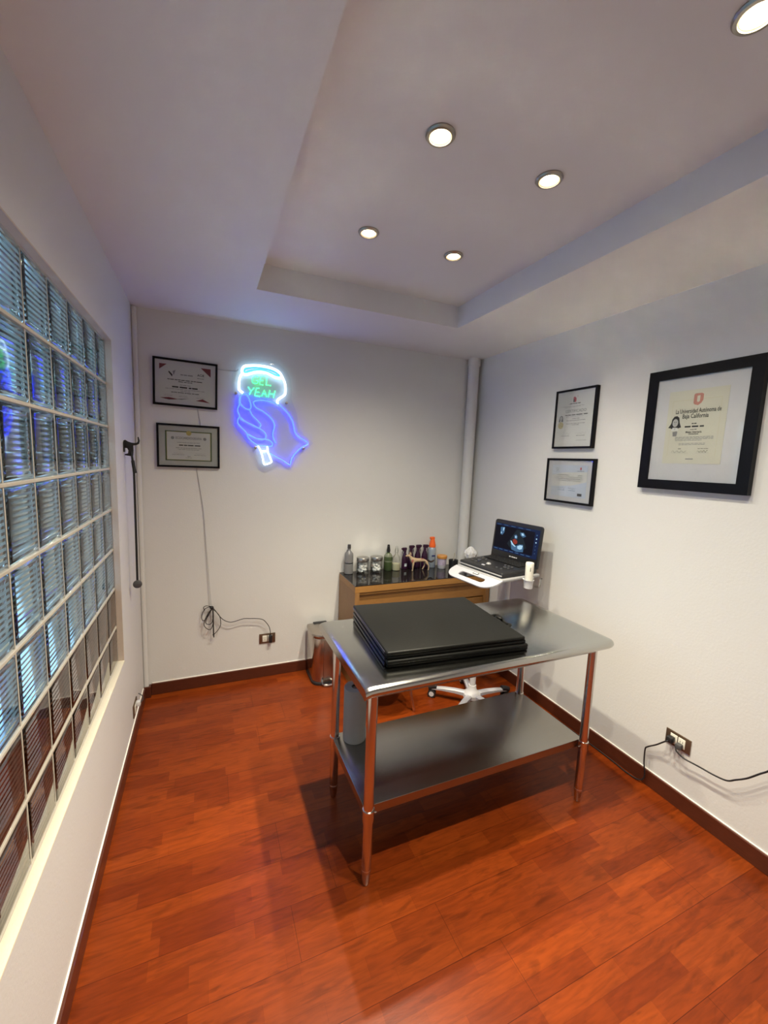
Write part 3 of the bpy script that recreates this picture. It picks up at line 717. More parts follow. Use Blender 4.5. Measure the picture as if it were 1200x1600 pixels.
# D: right wall, lower
p = Pic('framed_certificate', 'right', -1.121, 1.615, .382, .292, .014, .028, 'black framed certificate with pale blue sheet, lower of the pair on the right wall')
p.sheet(-.142, .142, -.103, .103, M['bluepaper'])
p.poly('white_wave', M['paper'], [(0, .30), (.6, .36), (1, .5), (1, .80), (.7, .78), (.35, .76), (.12, .70), (0, .66)])
p.disc('pale_crest', M['inkgrey'], .15, .86, .010); p.disc('pale_crest', M['bluepaper'], .15, .86, .007, lift=2)
p.poly('red_logo', M['redlogo'], [(.80, .86), (.84, .86), (.84, .93), (.80, .94)], 2); p.line('printed_text', M['inkgrey'], .82, .82, .2, .016, 3)
p.line('printed_text', M['inkgrey'], .35, .685, .38, .022, 3); p.line('printed_text', M['inkgrey'], .82, .68, .14, .016, 2)
for k, v in enumerate((.62, .565, .51)): p.line('grey_text', M['inkgrey'], .5, v, .8-.1*(k == 2), .016, 11)
for u in (.32, .62): p.squig('signatures', M['inkblue'], u, .265, .2, .04, .0006); p.line('grey_text', M['inkblue'], u, .20, .2, .014, 4)
p.rect('dark_logo', M['ink'], .78, .90, .05, .13, 2)
p.done()
# E: big diploma on the right
p = Pic('framed_diploma', 'right', -1.852, 1.911, .500, .602, .048, .034, 'large thick black framed university diploma on cream sheet, right edge of the photo')
p.sheet(-.138, .126, -.168, .188, M['parch'])
p.poly('seal', M['pinkseal'], [(.44, .82), (.44, .93), (.46, .945), (.56, .945), (.60, .93), (.60, .85), (.57, .81), (.52, .785), (.46, .80)])
p.poly('seal_centre', M['parch'], [(.495, .84), (.495, .91), (.545, .915), (.545, .84), (.52, .825)], 2)
p.text('printed_text', M['ink'], 'La Universidad Autónoma de', .53, .715, .76, .062, True)
p.text('printed_text', M['ink'], 'Baja California', .50, .645, .44, .062, True)
# portrait of a dark-haired graduate
p.poly('portrait_print', M['ink'], [(.04, .50), (.09, .56), (.10, .62), (.135, .655), (.185, .66), (.225, .635), (.24, .57), (.275, .50), (.23, .49), (.19, .48), (.12, .48), (.08, .495)])
p.disc('portrait_face', M['skinprint'], .163, .565, .0135, lift=2, sy=1.45)
p.poly('portrait_face', M['paper'], [(.10, .455), (.235, .455), (.215, .495), (.175, .50), (.125, .50)], 3)
p.poly('portrait_face', M['skinprint'], [(.145, .49), (.185, .49), (.165, .465)], 4)
for u in (.147, .178): p.rect('portrait_print', M['ink'], u-.008, u+.008, .572, .580, 5)
p.rect('portrait_print', M['inkgrey'], .153, .173, .540, .545, 5); p.rect('portrait_print', M['inkgrey'], .160, .166, .553, .57, 5)
p.poly('faded_stamp', M['inkgrey'], [(.14, .38), (.21, .38), (.22, .44), (.20, .45), (.13, .44)])
p.line('printed_text', M['ink'], .50, .545, .09, .012, 2); p.line('printed_text', M['ink'], .51, .505, .34, .020, 3)
p.line('grey_text', M['ink'], .50, .465, .12, .008, 3); p.text('printed_text', M['ink'], 'Médica Veterinaria', .505, .430, .27, .030, True); p.text('printed_text', M['ink'], 'Zootecnista', .505, .405, .17, .026, True)
for k, v in enumerate((.365, .350, .335, .318)): p.line('grey_text', M['inkgrey'], .52-(k == 3)*.09, v, .66-.2*(k == 3), .007, 11)
for v in (.277, .26): p.line('grey_text', M['inkgrey'], .5, v, .46, .007, 8)
p.line('printed_text', M['ink'], .30, .205, .06, .007, 1); p.line('printed_text', M['ink'], .70, .205, .18, .006, 4)
p.squig('signatures', M['ink'], .29, .165, .26, .014, .0006); p.rect('printed_text', M['inkgrey'], .14, .45, .147, .149); p.squig('signatures', M['ink'], .69, .168, .17, .018, .0006); p.rect('printed_text', M['inkgrey'], .58, .80, .147, .149)
p.line('grey_text', M['inkgrey'], .50, .065, .16, .014, 1)
for a in ((.08, .44, .865, .867), (.60, .90, .865, .867), (.08, .082, .10, .865), (.90, .902, .10, .865)): p.rect('fine_border', M['gold'], *a)
p.done()

# ================================================================ STETHOSCOPE ON ITS HOOK (left wall)
hk = thing('wall_hook', (0, -.44, 1.68), 'black dog-shaped wall hook with upturned tail beside the glass blocks', 'wall hook')
MB().prism([(0, 1.752), (.008, 1.757), (.022, 1.748), (.038, 1.743), (.052, 1.742), (.064, 1.744), (.069, 1.752), (.068, 1.776), (.073, 1.776), (.078, 1.755), (.074, 1.738), (.060, 1.730), (.046, 1.728), (.046, 1.700), (.044, 1.672), (.034, 1.668), (.004, 1.672), (.004, 1.678), (.020, 1.684), (.022, 1.700), (.016, 1.712), (.004, 1.712), (0, 1.716)], -.446, -.436, 'xz', bev=.0015).build('dog_silhouette', M['blackmatte'], hk)
MB().box((0, -.462, 1.69), (.004, -.42, 1.745), bev=.0012).build('back_plate', M['blackmatte'], hk)
st = thing('stethoscope', (.045, -.44, .90), 'black stethoscope hanging from the dog-shaped hook on the left wall', 'stethoscope')
MB().tube([(.036, -.446, 1.69), (.040, -.449, 1.66), (.044, -.450, 1.60), (.046, -.450, 1.57)], .0055, smooth=4).build('ear_tubes', M['blackmatte'], st)
MB().tube([(.042, -.450, 1.645), (.047, -.450, 1.60), (.053, -.450, 1.575)], .0085, smooth=2).build('yoke', M['blackmatte'], st)
MB().tube([(.046, -.450, 1.59), (.045, -.446, 1.35), (.043, -.440, 1.10), (.042, -.438, .955)], .0058, smooth=4).build('tubing', M['blackmatte'], st)
MB().lathe([(.004, 0), (.018, .0), (.023, .004), (.023, .013), (.016, .017), (.004, .018)], (0, 0, 0), n=24).xf(Matrix.Translation((.042, -.436, .935)) @ Matrix.Rotation(.10, 4, 'Z') @ Matrix.Rotation(PI/2, 4, 'X')).build('chest_piece', M['dgrey'], st)

# ================================================================ DESK
DX0, DX1, DY0, DY1, DZ = 1.395, W-.0155, -.40, -.016, .790
dk = thing('desk', (2.0, -.2, 0), 'oak desk with black glass top in the back right corner', 'desk')
notch = [(DX0, DY0), (DX1, DY0), (DX1, -.115), (2.478, -.115), (2.478, DY1), (DX0, DY1)]
MB().prism(notch, DZ-.006, DZ, 'xy', bev=.001).build('glass_top', M['glasstop'], dk, smooth=False)
MB().prism(notch, DZ-.052, DZ-.0062, 'xy').build('top_board', M['oak'], dk, smooth=False)
MB().box((DX0, DY0, 0), (DX0+.035, DY1, DZ-.053)).build('side_panel', M['oak_side'], dk, smooth=False)
MB().box((DX1-.035, DY0, 0), (DX1, -.12, DZ-.053)).build('side_panel', M['oak_side'], dk, smooth=False)
MB().box((DX0+.036, DY0+.03, DZ-.19), (DX1-.036, DY0+.05, DZ-.053)).build('front_apron', M['oak_dark'], dk, smooth=False)
MB().box((DX0+.036, DY0+.012, DZ-.075), (DX1-.036, DY0+.03, DZ-.0535)).build('upper_rail', M['oak'], dk, smooth=False)
MB().box((DX0+.036, -.05, .25), (2.46, -.03, DZ-.053)).build('back_panel', M['oak_side'], dk, smooth=False)
MB().box((2.0, DY0+.05, .05), (2.02, -.06, DZ-.053)).build('divider', M['oak_side'], dk, smooth=False)
for k in range(2):
    d = MB().box((2.025, DY0+.028, .40-.24*k), (DX1-.04, DY0+.048, .59-.24*k), bev=.002).build('drawer', M['oak_dark'], dk)
    MB().cyl((2.3, DY0+.028, .50-.24*k), (2.3, DY0+.010, .50-.24*k), .009).build('knob', M['silver'], d)

# ---------------------------------------------------------------- things on the desk
Z = DZ+.0005
t = thing('pump_bottle', (1.455, -.065, Z), 'smoky grey corked bottle at the left end of the desk', 'bottle')
MB().lathe([(0, 0), (.032, 0), (.035, .004), (.035, .150), (.032, .166), (.018, .182), (.012, .190), (.012, .206), (0, .207)], (1.455, -.065, Z), n=28).build('bottle_body', M['smoke'], t)
MB().lathe([(.0355, .085), (.0358, .0855), (.0358, .092), (.0355, .0925)], (1.455, -.065, Z), n=28).build('band', M['black'], t)
MB().lathe([(0, .2), (.011, .2), (.014, .205), (.013, .236), (0, .238)], (1.455, -.065, Z), n=16).cyl((1.455, -.065, Z+.212), (1.432, -.075, Z+.185), .0035).build('stopper', M['dgrey'], t)
GJ = 'cotton jars on the desk'
def jar(x, y, lab):
    t = thing('cotton_jar', (x, y, Z), lab, 'jar', group=GJ)
    MB().lathe([(0, 0), (.046, 0), (.049, .004), (.050, .095), (.046, .104), (.044, .104), (.0475, .094), (.0465, .006), (0, .005)], (x, y, Z), n=32).build('glass_jar', M['clear'], t)
    b = MB()
    for i in range(48):
        a = random.uniform(0, 2*PI); r = .031*math.sqrt(random.random()); z = .018+.052*random.random()
        b.sphere((x+r*math.cos(a), y+r*math.sin(a), Z+z), random.uniform(.011, .0145), (1, 1, .85), 10, 7)
    tag(b.build('cotton_balls', M['cotton'], t), None, None, None, 'stuff')
    MB().lathe([(0, .098), (.050, .098), (.0515, .101), (.0515, .126), (.049, .130), (0, .131)], (x, y, Z), n=32).build('metal_lid', M['lid'], t)
    return t
jar(1.567, -.085, 'glass cotton jar with metal lid beside the smoky grey bottle'); jar(1.688, -.080, 'glass cotton jar with metal lid beside the green bottle')
t = thing('dropper_bottle', (1.806, -.05, Z), 'dark green glass bottle with black pump, right of the cotton jars', 'bottle')
MB().lathe([(0, 0), (.034, 0), (.037, .005), (.037, .105), (.033, .124), (.020, .142), (.013, .148), (.013, .158), (0, .158)], (1.806, -.05, Z), n=28).build('glass_body', M['greenglass'], t)
MB().lathe([(.0372, .074), (.0376, .075), (.034, .126), (.021, .143), (.0205, .143)], (1.806, -.05, Z), n=28).build('empty_upper_glass', mat('grey_green_glass', (.16, .18, .13), .15), t)
MB().lathe([(0, .155), (.015, .155), (.016, .17), (.013, .185), (.010, .215), (0, .218)], (1.806, -.05, Z), n=16).cyl((1.806, -.05, Z+.205), (1.795, -.075, Z+.200), .005).build('pump_head', M['black'], t)
t = thing('clear_bottle', (1.872, -.07, Z), 'clear glass bottle with pale yellow liquid beside the purple sprayers', 'bottle')
MB().lathe([(0, 0), (.034, 0), (.036, .004), (.036, .095), (.031, .115), (.014, .135), (.012, .150), (.014, .152), (.010, .185), (0, .187)], (1.872, -.07, Z), n=28).build('glass_body', M['clear'], t)
MB().lathe([(0, .004), (.0335, .004), (.0338, .055), (0, .055)], (1.872, -.07, Z), n=28).build('liquid', M['paleliq'], t)
MB().lathe([(0, .15), (.015, .15), (.016, .165), (.010, .19), (.007, .205), (0, .206)], (1.872, -.07, Z), n=20).build('glass_stopper', M['clear'], t)
GS = 'purple spray bottles on the desk'
def sprayer(x, y, lab, s=1.0, rz=0):
    t = thing('spray_bottle', (x, y, Z), lab, 'spray bottle', rz=rz, group=GS); t.scale = (s*.80, s*.80, s*.90)
    MB().lathe([(0, 0), (.031, 0), (.034, .004), (.034, .10), (.030, .125), (.017, .155), (.014, .17), (0, .17)], n=26).build('bottle_body', M['purple'], t, world=False)
    MB().box((-.014, -.014, .168), (.014, .014, .192), bev=.004).box((-.036, -.011, .190), (.022, .011, .220), bev=.007).box((-.044, -.007, .200), (-.034, .007, .214), bev=.002).build('spray_head', M['purple'], t, world=False)
    MB().tube([(-.020, 0, .192), (-.030, 0, .175), (-.028, 0, .155)], .004).build('trigger', M['purple'], t, world=False)
    return t
sprayer(1.960, -.05, 'dark purple spray bottle with pale label, behind the dog head', .93, .0).name = 'spray_bottle'
for ch in [o for o in COL.objects if o.name.startswith('spray_bottle')][:1]:
    MB().box((-.016, -.0352, .030), (.012, -.0335, .060)).build('pale_label', M['label'], ch, world=False)
sprayer(2.022, -.040, 'dark purple spray bottle, second of four, behind the dog shoulders', 1.0, PI)
sprayer(2.087, -.045, 'dark purple spray bottle, third of four, behind the dog back', 1.02, PI)
sprayer(2.152, -.050, 'dark purple spray bottle nearest the orange aerosol', 1.02, PI*.9)

# dog figurine
DX, DY = 2.055, -.135
dg = thing('dog_figurine', (DX, DY, Z), 'small cream anatomical dog figurine standing on the desk', 'figurine')
def skin(name, verts, edges, rad, m, parent, sub=2):
    me = bpy.data.meshes.new(name); me.from_pydata(verts, edges, []); o = bpy.data.objects.new(name, me); COL.objects.link(o); o.parent = parent
    me.materials.append(m)
    md = o.modifiers.new('skin', 'SKIN'); me.skin_vertices.new(name='sv') if not me.skin_vertices else None
    for i, r in enumerate(rad): me.skin_vertices[0].data[i].radius = (r, r) if not isinstance(r, tuple) else r
    me.skin_vertices[0].data[0].use_root = True
    md.use_smooth_shade = True
    s = o.modifiers.new('sub', 'SUBSURF'); s.levels = sub; s.render_levels = sub
    # bake so that only real mesh remains
    bpy.context.view_layer.update()
    m2 = bpy.data.meshes.new_from_object(o.evaluated_get(bpy.context.evaluated_depsgraph_get()))
    o.modifiers.clear(); o.data = m2; bpy.data.meshes.remove(me); m2.name = name
    if not m2.materials: m2.materials.append(m)
    m2.polygons.foreach_set('use_smooth', [True]*len(m2.polygons))
    return o
V = [(.0, 0, .088), (-.035, 0, .090), (-.062, 0, .092), (.035, 0, .089), (.062, 0, .088),           # 0-4 trunk
     (-.078, 0, .112), (-.090, 0, .132), (-.106, 0, .131), (-.124, 0, .126),                          # 5-8 neck, head, muzzle
     (-.058, -.017, .062), (-.062, -.018, .035), (-.064, -.018, .006), (-.071, -.018, .003),          # 9-12 front left
     (-.056, .017, .062), (-.052, .018, .035), (-.048, .018, .006), (-.056, .018, .003),              # 13-16
     (.066, -.017, .062), (.082, -.018, .040), (.080, -.018, .006), (.072, -.018, .003),              # 17-20 rear
     (.060, .017, .060), (.058, .018, .038), (.044, .018, .008), (.036, .018, .004)]                  # 21-24
E = [(0, 1), (1, 2), (0, 3), (3, 4), (2, 5), (5, 6), (6, 7), (7, 8), (2, 9), (9, 10), (10, 11), (11, 12), (2, 13), (13, 14), (14, 15), (15, 16),
     (4, 17), (17, 18), (18, 19), (19, 20), (4, 21), (21, 22), (22, 23), (23, 24)]
R = [.0175, .021, .021, .016, .018, .014, .0145, .009, .0065, .009, .0055, .0045, .0055, .009, .0055, .0045, .0055, .011, .006, .0045, .0055, .011, .006, .0045, .0055]
skin('body', V, E, R, M['dogcream'], dg)
skin('tail', [(.072, 0, .092), (.090, 0, .078), (.108, 0, .070), (.126, 0, .076), (.140, 0, .088)], [(0, 1), (1, 2), (2, 3), (3, 4)], [.006, .0075, .009, .008, .004], M['dogdark'], dg)
MB().poly([(-.088, -.013, .142), (-.078, -.012, .141), (-.082, -.009, .160)]).poly([(-.088, .005, .142), (-.078, .006, .141), (-.082, .007, .160)]).prism([(-.090, .141), (-.077, .140), (-.082, .161)], -.014, -.007, 'xz').prism([(-.090, .141), (-.077, .140), (-.082, .161)], .006, .013, 'xz').build('ears', M['dogcream'], dg, world=False)
MB().sphere((-.131, 0, .128), .0045, u=10, v=7).sphere((-.108, -.0095, .137), .0022, u=8, v=6).build('nose_and_eye', M['dogdark'], dg, world=False)
MB().sphere((-.066, -.0165, .086), .012, (.8, .5, 1.5)).sphere((.02, -.012, .104), .007, (1.6, .6, .5)).build('muscle_patches', M['muscle'], dg, world=False)
b = MB().sphere((0, 0, .0), .001)
dg.rotation_euler = (0, 0, -.10)

t = thing('aerosol_can', (2.222, -.055, Z), 'orange-capped silver blue spray can, tallest item on the desk', 'spray can')
X, Y = 2.222, -.055
MB().lathe([(0, 0), (.032, 0), (.034, .004), (.034, .150), (.031, .170), (.024, .180), (0, .181)], (X, Y, Z), n=28).build('can_body', M['can'], t)
MB().box((X-.020, Y-.0352, Z+.100), (X+.014, Y-.0335, Z+.112)).build('blue_label', mat('navy_print', (.02, .03, .14), .4), t)
MB().lathe([(0, .178), (.029, .178), (.028, .20), (.020, .235), (.016, .252), (0, .253)], (X, Y, Z), n=24).box((X-.026, Y-.013, Z+.245), (X+.018, Y+.013, Z+.268), bev=.008).build('trigger_cap', M['orange'], t)
t = thing('lidded_tub', (2.290, -.115, Z), 'small printed tub with an orange lid beside the black pen cup', 'tub')
X, Y = 2.290, -.115
MB().lathe([(0, 0), (.034, 0), (.036, .004), (.038, .030), (0, .031)], (X, Y, Z), n=24).build('clear_base', M['white'], t)
MB().lathe([(0, .031), (.038, .031), (.040, .088), (0, .089)], (X, Y, Z), n=24).build('printed_wrap', M['tubwrap'], t)
MB().lathe([(0, .089), (.044, .089), (.045, .092), (.045, .110), (.042, .114), (0, .115)], (X, Y, Z), n=24).build('lid', M['orangelid'], t)
t = thing('pen_cup', (2.352, -.20, Z), 'black mesh pen cup beside the ultrasound cart', 'pen cup')
X, Y = 2.352, -.20
b = MB().lathe([(0, 0), (.034, 0), (.034, .003), (0, .004)], (X, Y, Z), n=24)
for k in range(24):
    a = 2*PI*k/24; b.cyl((X+.034*math.cos(a), Y+.034*math.sin(a), Z), (X+.038*math.cos(a), Y+.038*math.sin(a), Z+.088), .0022, n=5)
for z, r in ((.003, .034), (.045, .036), (.088, .0385)):
    b.tube([(X+r*math.cos(2*PI*i/24), Y+r*math.sin(2*PI*i/24), Z+z) for i in range(24)], .0024, n=5, closed=True, smooth=0)
b.build('mesh_basket', M['blackmatte'], t)
MB().lathe([(.030, .004), (.0335, .004), (.0375, .084), (.036, .084), (.0325, .006)], (X, Y, Z), n=24).build('inner_wall', M['black'], t)
t = thing('wooden_spatula', (2.345, -.195, Z+.01), 'pale flat spatula sticking out of the pen cup', 'spatula')
MB().box((-.005, -.001, 0), (.005, .001, .145), bev=.0009, rot=Matrix.Rotation(.14, 3, 'Y'), piv=(0, 0, 0)).xf(Matrix.Translation((2.345, -.195, Z+.005))).build('blade', mat('grey_wood', (.35, .33, .28), .6), t)
t = thing('label_stack', (2.50, -.20, Z), 'small stack of cream cards lying between pen cup and tissue', 'cards')
for k in range(4):
    MB().box((-.035, -.028, 0), (.035, .028, .004), bev=.0005, rot=Matrix.Rotation(.2*k-.2, 3, 'Z'), piv=(0, 0, 0)).xf(Matrix.Translation((2.522, -.27, Z+.0045*k))).build('card', M['beige'] if k % 2 else M['paper'], t)
# crumpled tissue
t = thing('crumpled_tissue', (2.545, -.165, Z), 'white crumpled tissue puff in the corner of the desk', 'tissue')
b = MB(); rnd = random.Random(3)
bmesh.ops.create_icosphere(b.bm, subdivisions=4, radius=1)
for v in b.bm.verts:
    d = v.co.normalized(); a = math.atan2(d.y, d.x)
    f = 1+.10*math.sin(7*a+2*d.z)+.07*math.sin(13*a-5*d.z)+.05*math.sin(21*d.z+3*a)
    prof = .022+.038*max(0, (d.z+.75))**.8 if d.z < .3 else .060*math.cos((d.z-.3)*1.2)
    v.co = Vector((d.x*f*prof*(1 if d.z > -.95 else 1.4), d.y*f*prof*.7, (d.z+1)*.062))
b.xf(Matrix.Translation((2.548, -.165, Z+.035)) @ Matrix.Diagonal((.92, .95, 1.25, 1))).build('puff', M['tissue'], t)
b = MB().lathe([(0, 0), (.046, .002), (.040, .016), (.030, .035), (.012, .05), (0, .05)], (2.548, -.172, Z), n=22, sy=.8)
for v in b.bm.verts:
    a = math.atan2(v.co.y+.172, v.co.x-2.548); v.co.z = Z+max(.0, (v.co.z-Z)*(1+.25*math.sin(5*a)))
b.build('wrapper', M['tissue'], t)

# ================================================================ ULTRASOUND CART + LAPTOP
CX, CY = 2.13, -.87
wv = Vector((.125, -.992, 0)).normalized(); fv = Vector((-wv.y*-1, 0, 0))
fv = Vector((wv.y, -wv.x, 0))            # toward the user (-x side)
def CF(o):                               # cart frame: u = width (left->right for the user), v = toward user, z up
    return Matrix(((wv.x, fv.x, 0, o[0]), (wv.y, fv.y, 0, o[1]), (0, 0, 1, o[2]), (0, 0, 0, 1)))
ct = thing('ultrasound_cart', (CX, CY, 0), 'white and grey rolling cart carrying the ultrasound machine', 'medical cart')
ZP = .985
o0 = Vector((2.105, -.887, 0))           # centre of the laptop's front edge
C = CF(o0)
MB().box((-.215, -.355, ZP-.030), (.215, .012, ZP-.004), bev=.010, seg=3).xf(C).build('platform', M['grey'], ct)
# white front tray with a slot for the hand
def rrect(x0_, x1_, y0_, y1_, r0, r1, n=7):
    pts = []
    for cx_, cy_, a0, r in ((x1_-r1, y1_-r1, 0, r1), (x0_+r1, y1_-r1, PI/2, r1), (x0_+r0, y0_+r0, PI, r0), (x1_-r0, y0_+r0, 1.5*PI, r0)):
        for i in range(n+1):
            a = a0+PI/2*i/n; pts.append((cx_+r*math.cos(a), cy_+r*math.sin(a)))
    return pts
outer = rrect(-.222, .222, .0, .128, .004, .095); inner = rrect(-.118, .118, .042, .088, .021, .021)
b = MB()
def loop(pts, z): return [b.bm.verts.new((p[0], p[1], z)) for p in pts]
n = len(outer)
ot, it_, ob, ib = loop(outer, 0), loop(inner, 0), loop(outer, -.008), loop(inner, -.008)
for i in range(n):
    j = (i+1) % n
    b.bm.faces.new((ot[i], ot[j], it_[j], it_[i])); b.bm.faces.new((ob[j], ob[i], ib[i], ib[j]))
    b.bm.faces.new((ot[j], ot[i], ob[i], ob[j])); b.bm.faces.new((it_[i], it_[j], ib[j], ib[i]))
bmesh.ops.recalc_face_normals(b.bm, faces=b.bm.faces)
T = C @ Matrix.Translation((0, .006, ZP-.010)) @ Matrix.Rotation(-.36, 4, 'X')
b.xf(T).build('hand_tray', M['white'], ct)
MB().box((-.024, .012, .0005), (.024, .030, .0025), bev=.0008).xf(T).build('tray_badge', M['black'], ct)
MB().box((-.018, .016, .0026), (.018, .026, .0030)).xf(T).build('badge_print', M['offwhite'], ct, smooth=False)
MB().cyl((CX, CY, .10), (CX, CY, .72), .0215, n=28).build('pole', M['lgrey'], ct)
MB().cyl((CX+.235, CY-.01, .69), (CX+.235, CY-.01, ZP-.03), .020, n=28).build('upper_pole', M['lgrey'], ct)
MB().box((CX-.035, CY-.04, .68), (CX+.27, CY+.035, .73), bev=.012).build('bracket', M['lgrey'], ct)
MB().lathe([(0, .06), (.062, .062), (.060, .085), (.040, .105), (.030, .12), (.026, .15), (0, .151)], (CX, CY, 0), n=32).build('hub', M['lgrey'], ct)
for k in range(5):
    a = math.radians(140-72*k); d = Vector((math.cos(a), math.sin(a), 0)); q = Vector((-d.y, d.x, 0))
    b = MB(); sec = [(.03, .022, .092, .062), (.12, .020, .094, .068), (.21, .018, .088, .068), (.285, .016, .076, .062), (.30, .010, .072, .063)]
    rs = []
    for l, hw, zt, zb in sec:
        c0 = Vector((CX, CY, 0))+d*l
        rs.append([b.bm.verts.new(c0+q*sx_*hw+Vector((0, 0, z))) for sx_, z in ((-1, zb), (-1, zt-.006), (-.6, zt), (.6, zt), (1, zt-.006), (1, zb))])
    for A, B in zip(rs, rs[1:]):
        for i in range(6): b.bm.faces.new((A[i], A[(i+1) % 6], B[(i+1) % 6], B[i]))
    b.bm.faces.new(rs[0][::-1]); b.bm.faces.new(rs[-1]); bmesh.ops.recalc_face_normals(b.bm, faces=b.bm.faces)
    arm = b.build('base_arm', M['white'], ct)
    e = Vector((CX, CY, 0))+d*.25
    MB().tube([e+Vector((0, 0, .083)), e+d*.03+Vector((0, 0, .078)), e+d*.058+Vector((0, 0, .066))], .0195, n=12).build('rubber_tip', M['black'], arm)
    cpos = Vector((CX, CY, 0))+d*.285
    ca = MB()
    for s_ in (-1, 1): ca.cyl(cpos+q*(s_*.006)+Vector((0, 0, .0285)), cpos+q*(s_*.021)+Vector((0, 0, .0285)), .028, n=24)
    cs = ca.build('caster', M['caster'], arm)
    ca = MB()
    for s_ in (-1, 1): ca.cyl(cpos+q*(s_*.021)+Vector((0, 0, .0285)), cpos+q*(s_*.0225)+Vector((0, 0, .0285)), .018, n=20)
    ca.cyl(cpos+Vector((0, 0, .03)), cpos+Vector((0, 0, .07)), .007).build('caster_hub', M['lgrey'], arm)
# probe / gel holders on the user's right side
for k, (hv, cc) in enumerate(((-.185, 'lgrey'), (-.265, 'clear'))):
    hc = C @ Vector((.262, hv+.0, 0)); 
    h = MB().lathe([(0, 0), (.024, 0), (.027, .003), (.031, .052), (.034, .056), (.034, .059), (.029, .058), (.025, .006), (0, .005)], (hc.x, hc.y, ZP-.070), n=28).build('cup_holder', M[cc], ct)
    a_ = C @ Vector((.205, hv, ZP-.018)); b_ = C @ Vector((.236, hv, ZP-.018))
    MB().cyl(a_, b_, .005, n=10).build('holder_arm', M['lgrey'], ct)
hc = C @ Vector((.262, -.185, 0))
t = thing('gel_bottle', (hc.x, hc.y, ZP-.064), 'cream white gel bottle standing in the grey cup of the cart', 'bottle')
MB().lathe([(0, 0), (.022, 0), (.0245, .004), (.0262, .145), (.0262, .158), (.024, .165), (0, .167)], (hc.x, hc.y, ZP-.064), n=28).build('bottle_body', M['offwhite'], t)
pf = (Vector((0.4126, -3.1157, 0))-Vector((hc.x, hc.y, 0))).normalized(); sd = Vector((-pf.y, pf.x, 0))
for z0_, z1_, u0_, u1_ in ((.115, .142, -.008, .004),):
    cc = Vector((hc.x, hc.y, ZP-.068))+pf*.0255
    MB().quad(*[cc+sd*-uu+Vector((0, 0, zz_)) for uu, zz_ in ((u0_, z0_), (u1_, z0_), (u1_, z1_), (u0_, z1_))]).build('printed_mark', M['dgrey'], t, smooth=False)

# laptop ultrasound machine
lpz = ZP-.002
lt = thing('ultrasound_machine', (*C.to_translation().xy, lpz), 'black laptop-style ultrasound machine open on the cart with a scan on screen', 'ultrasound machine')
LW, LD, LH = .205, .335, .046
base = MB().box((-LW, -LD, lpz), (LW, -.002, lpz+LH), bev=.012, seg=3)
for v in base.bm.verts:   # front edge slopes down towards the user
    if v.co.z > lpz+LH*.6: v.co.z -= .012*max(0, (v.co.y+LD*.45)/(LD*.45))
base.xf(C).build('base_unit', M['black'], lt)
MB().box((-LW+.004, -LD+.02, lpz+.010), (LW-.004, .0015, lpz+.018), bev=.002).xf(C).build('side_seam', M['grey'], lt)
def ztop(v): return lpz+LH-.012*max(0, (v+LD*.45)/(LD*.45))
kb = MB(); 
for r in range(5):
    v0 = -.315+r*.024
    for k in range(14):
        u0 = -.165+k*.0236
        kb.box((u0, v0, ztop(v0)-.001), (u0+.019, v0+.019, ztop(v0)+.004), bev=.0015, seg=1)
kb.xf(C).build('keyboard', M['blackmatte'], lt)
pn = MB()
for u0, v0, r in ((-.15, -.15, .009), (-.12, -.15, .009), (-.09, -.15, .009), (.09, -.15, .009), (.12, -.15, .009), (.15, -.15, .009), (-.15, -.115, .009), (.15, -.115, .009), (.12, -.115, .012), (-.11, -.105, .014), (.09, -.07, .008), (.13, -.07, .008), (-.14, -.065, .008), (-.10, -.065, .008)):
    pn.lathe([(0, ztop(v0)-.002), (r, ztop(v0)-.002), (r*.9, ztop(v0)+.005), (0, ztop(v0)+.006)], (u0, v0, 0), n=14)
pn.xf(C).build('control_knobs', M['dgrey'], lt)
MB().lathe([(0, ztop(-.085)-.002), (.017, ztop(-.085)), (.012, ztop(-.085)+.009), (0, ztop(-.085)+.012)], (.0, -.085, 0), n=20).xf(C).build('trackball', M['grey'], lt)
MB().box((-.020, -.050, ztop(-.04)-.002), (.006, -.036, ztop(-.04)+.003), bev=.001).xf(C).build('white_button', M['white'], lt)
# screen, hinged at the back and leaning
SH, ST = .285, .020
S = C @ Matrix.Translation((.0, -LD+.018, lpz+LH-.012)) @ Matrix.Rotation(.10, 4, 'X')
# local: u right for user, z up, y: -ST..0 with the face at y=+0
MB().prism(rrect(-.212, .212, -.005, SH, .008, .020), -ST, 0, 'xz', bev=.003).xf(S).build('screen_lid', M['black'], lt)
D_ = {}
def SB(name, m, parentname=None):
    if (name, m) not in D_: D_[(name, m)] = MB()
    return D_[(name, m)]
SX0, SX1, SZ0, SZ1 = -.198, .198, .058, .258
SB('display', 'scr').quad((SX0, .0006, SZ0), (SX1, .0006, SZ0), (SX1, .0006, SZ1), (SX0, .0006, SZ1))
def spx(u, v, l=1): return (SX0+(SX1-SX0)*u, .0006+.0002*l, SZ1-(SZ1-SZ0)*v)
def sp(name, m, pts, l=1): SB(name, m).poly([spx(*q, l) for q in pts])
sp('menu_bars', 'scr_navy', [(0, 0), (1, 0), (1, .085), (0, .085)]); sp('menu_bars', 'scr_navy', [(0, .90), (1, .90), (1, 1), (0, 1)])
sp('menu_bars', 'scr_navy', [(.90, .085), (1, .085), (1, .90), (.90, .90)])
sp('scan_fan', 'scr_fan', [(.50, .12), (.58, .12)] + [(.54+.33*math.sin(a), .10+.78*math.cos(a)) for a in [.72-.144*i for i in range(11)]])
sp('scan_echo', 'scr_mid', [(.40, .62), (.46, .72), (.53, .70), (.60, .62), (.68, .60), (.70, .72), (.70, .86), (.56, .90), (.44, .86)], 2)
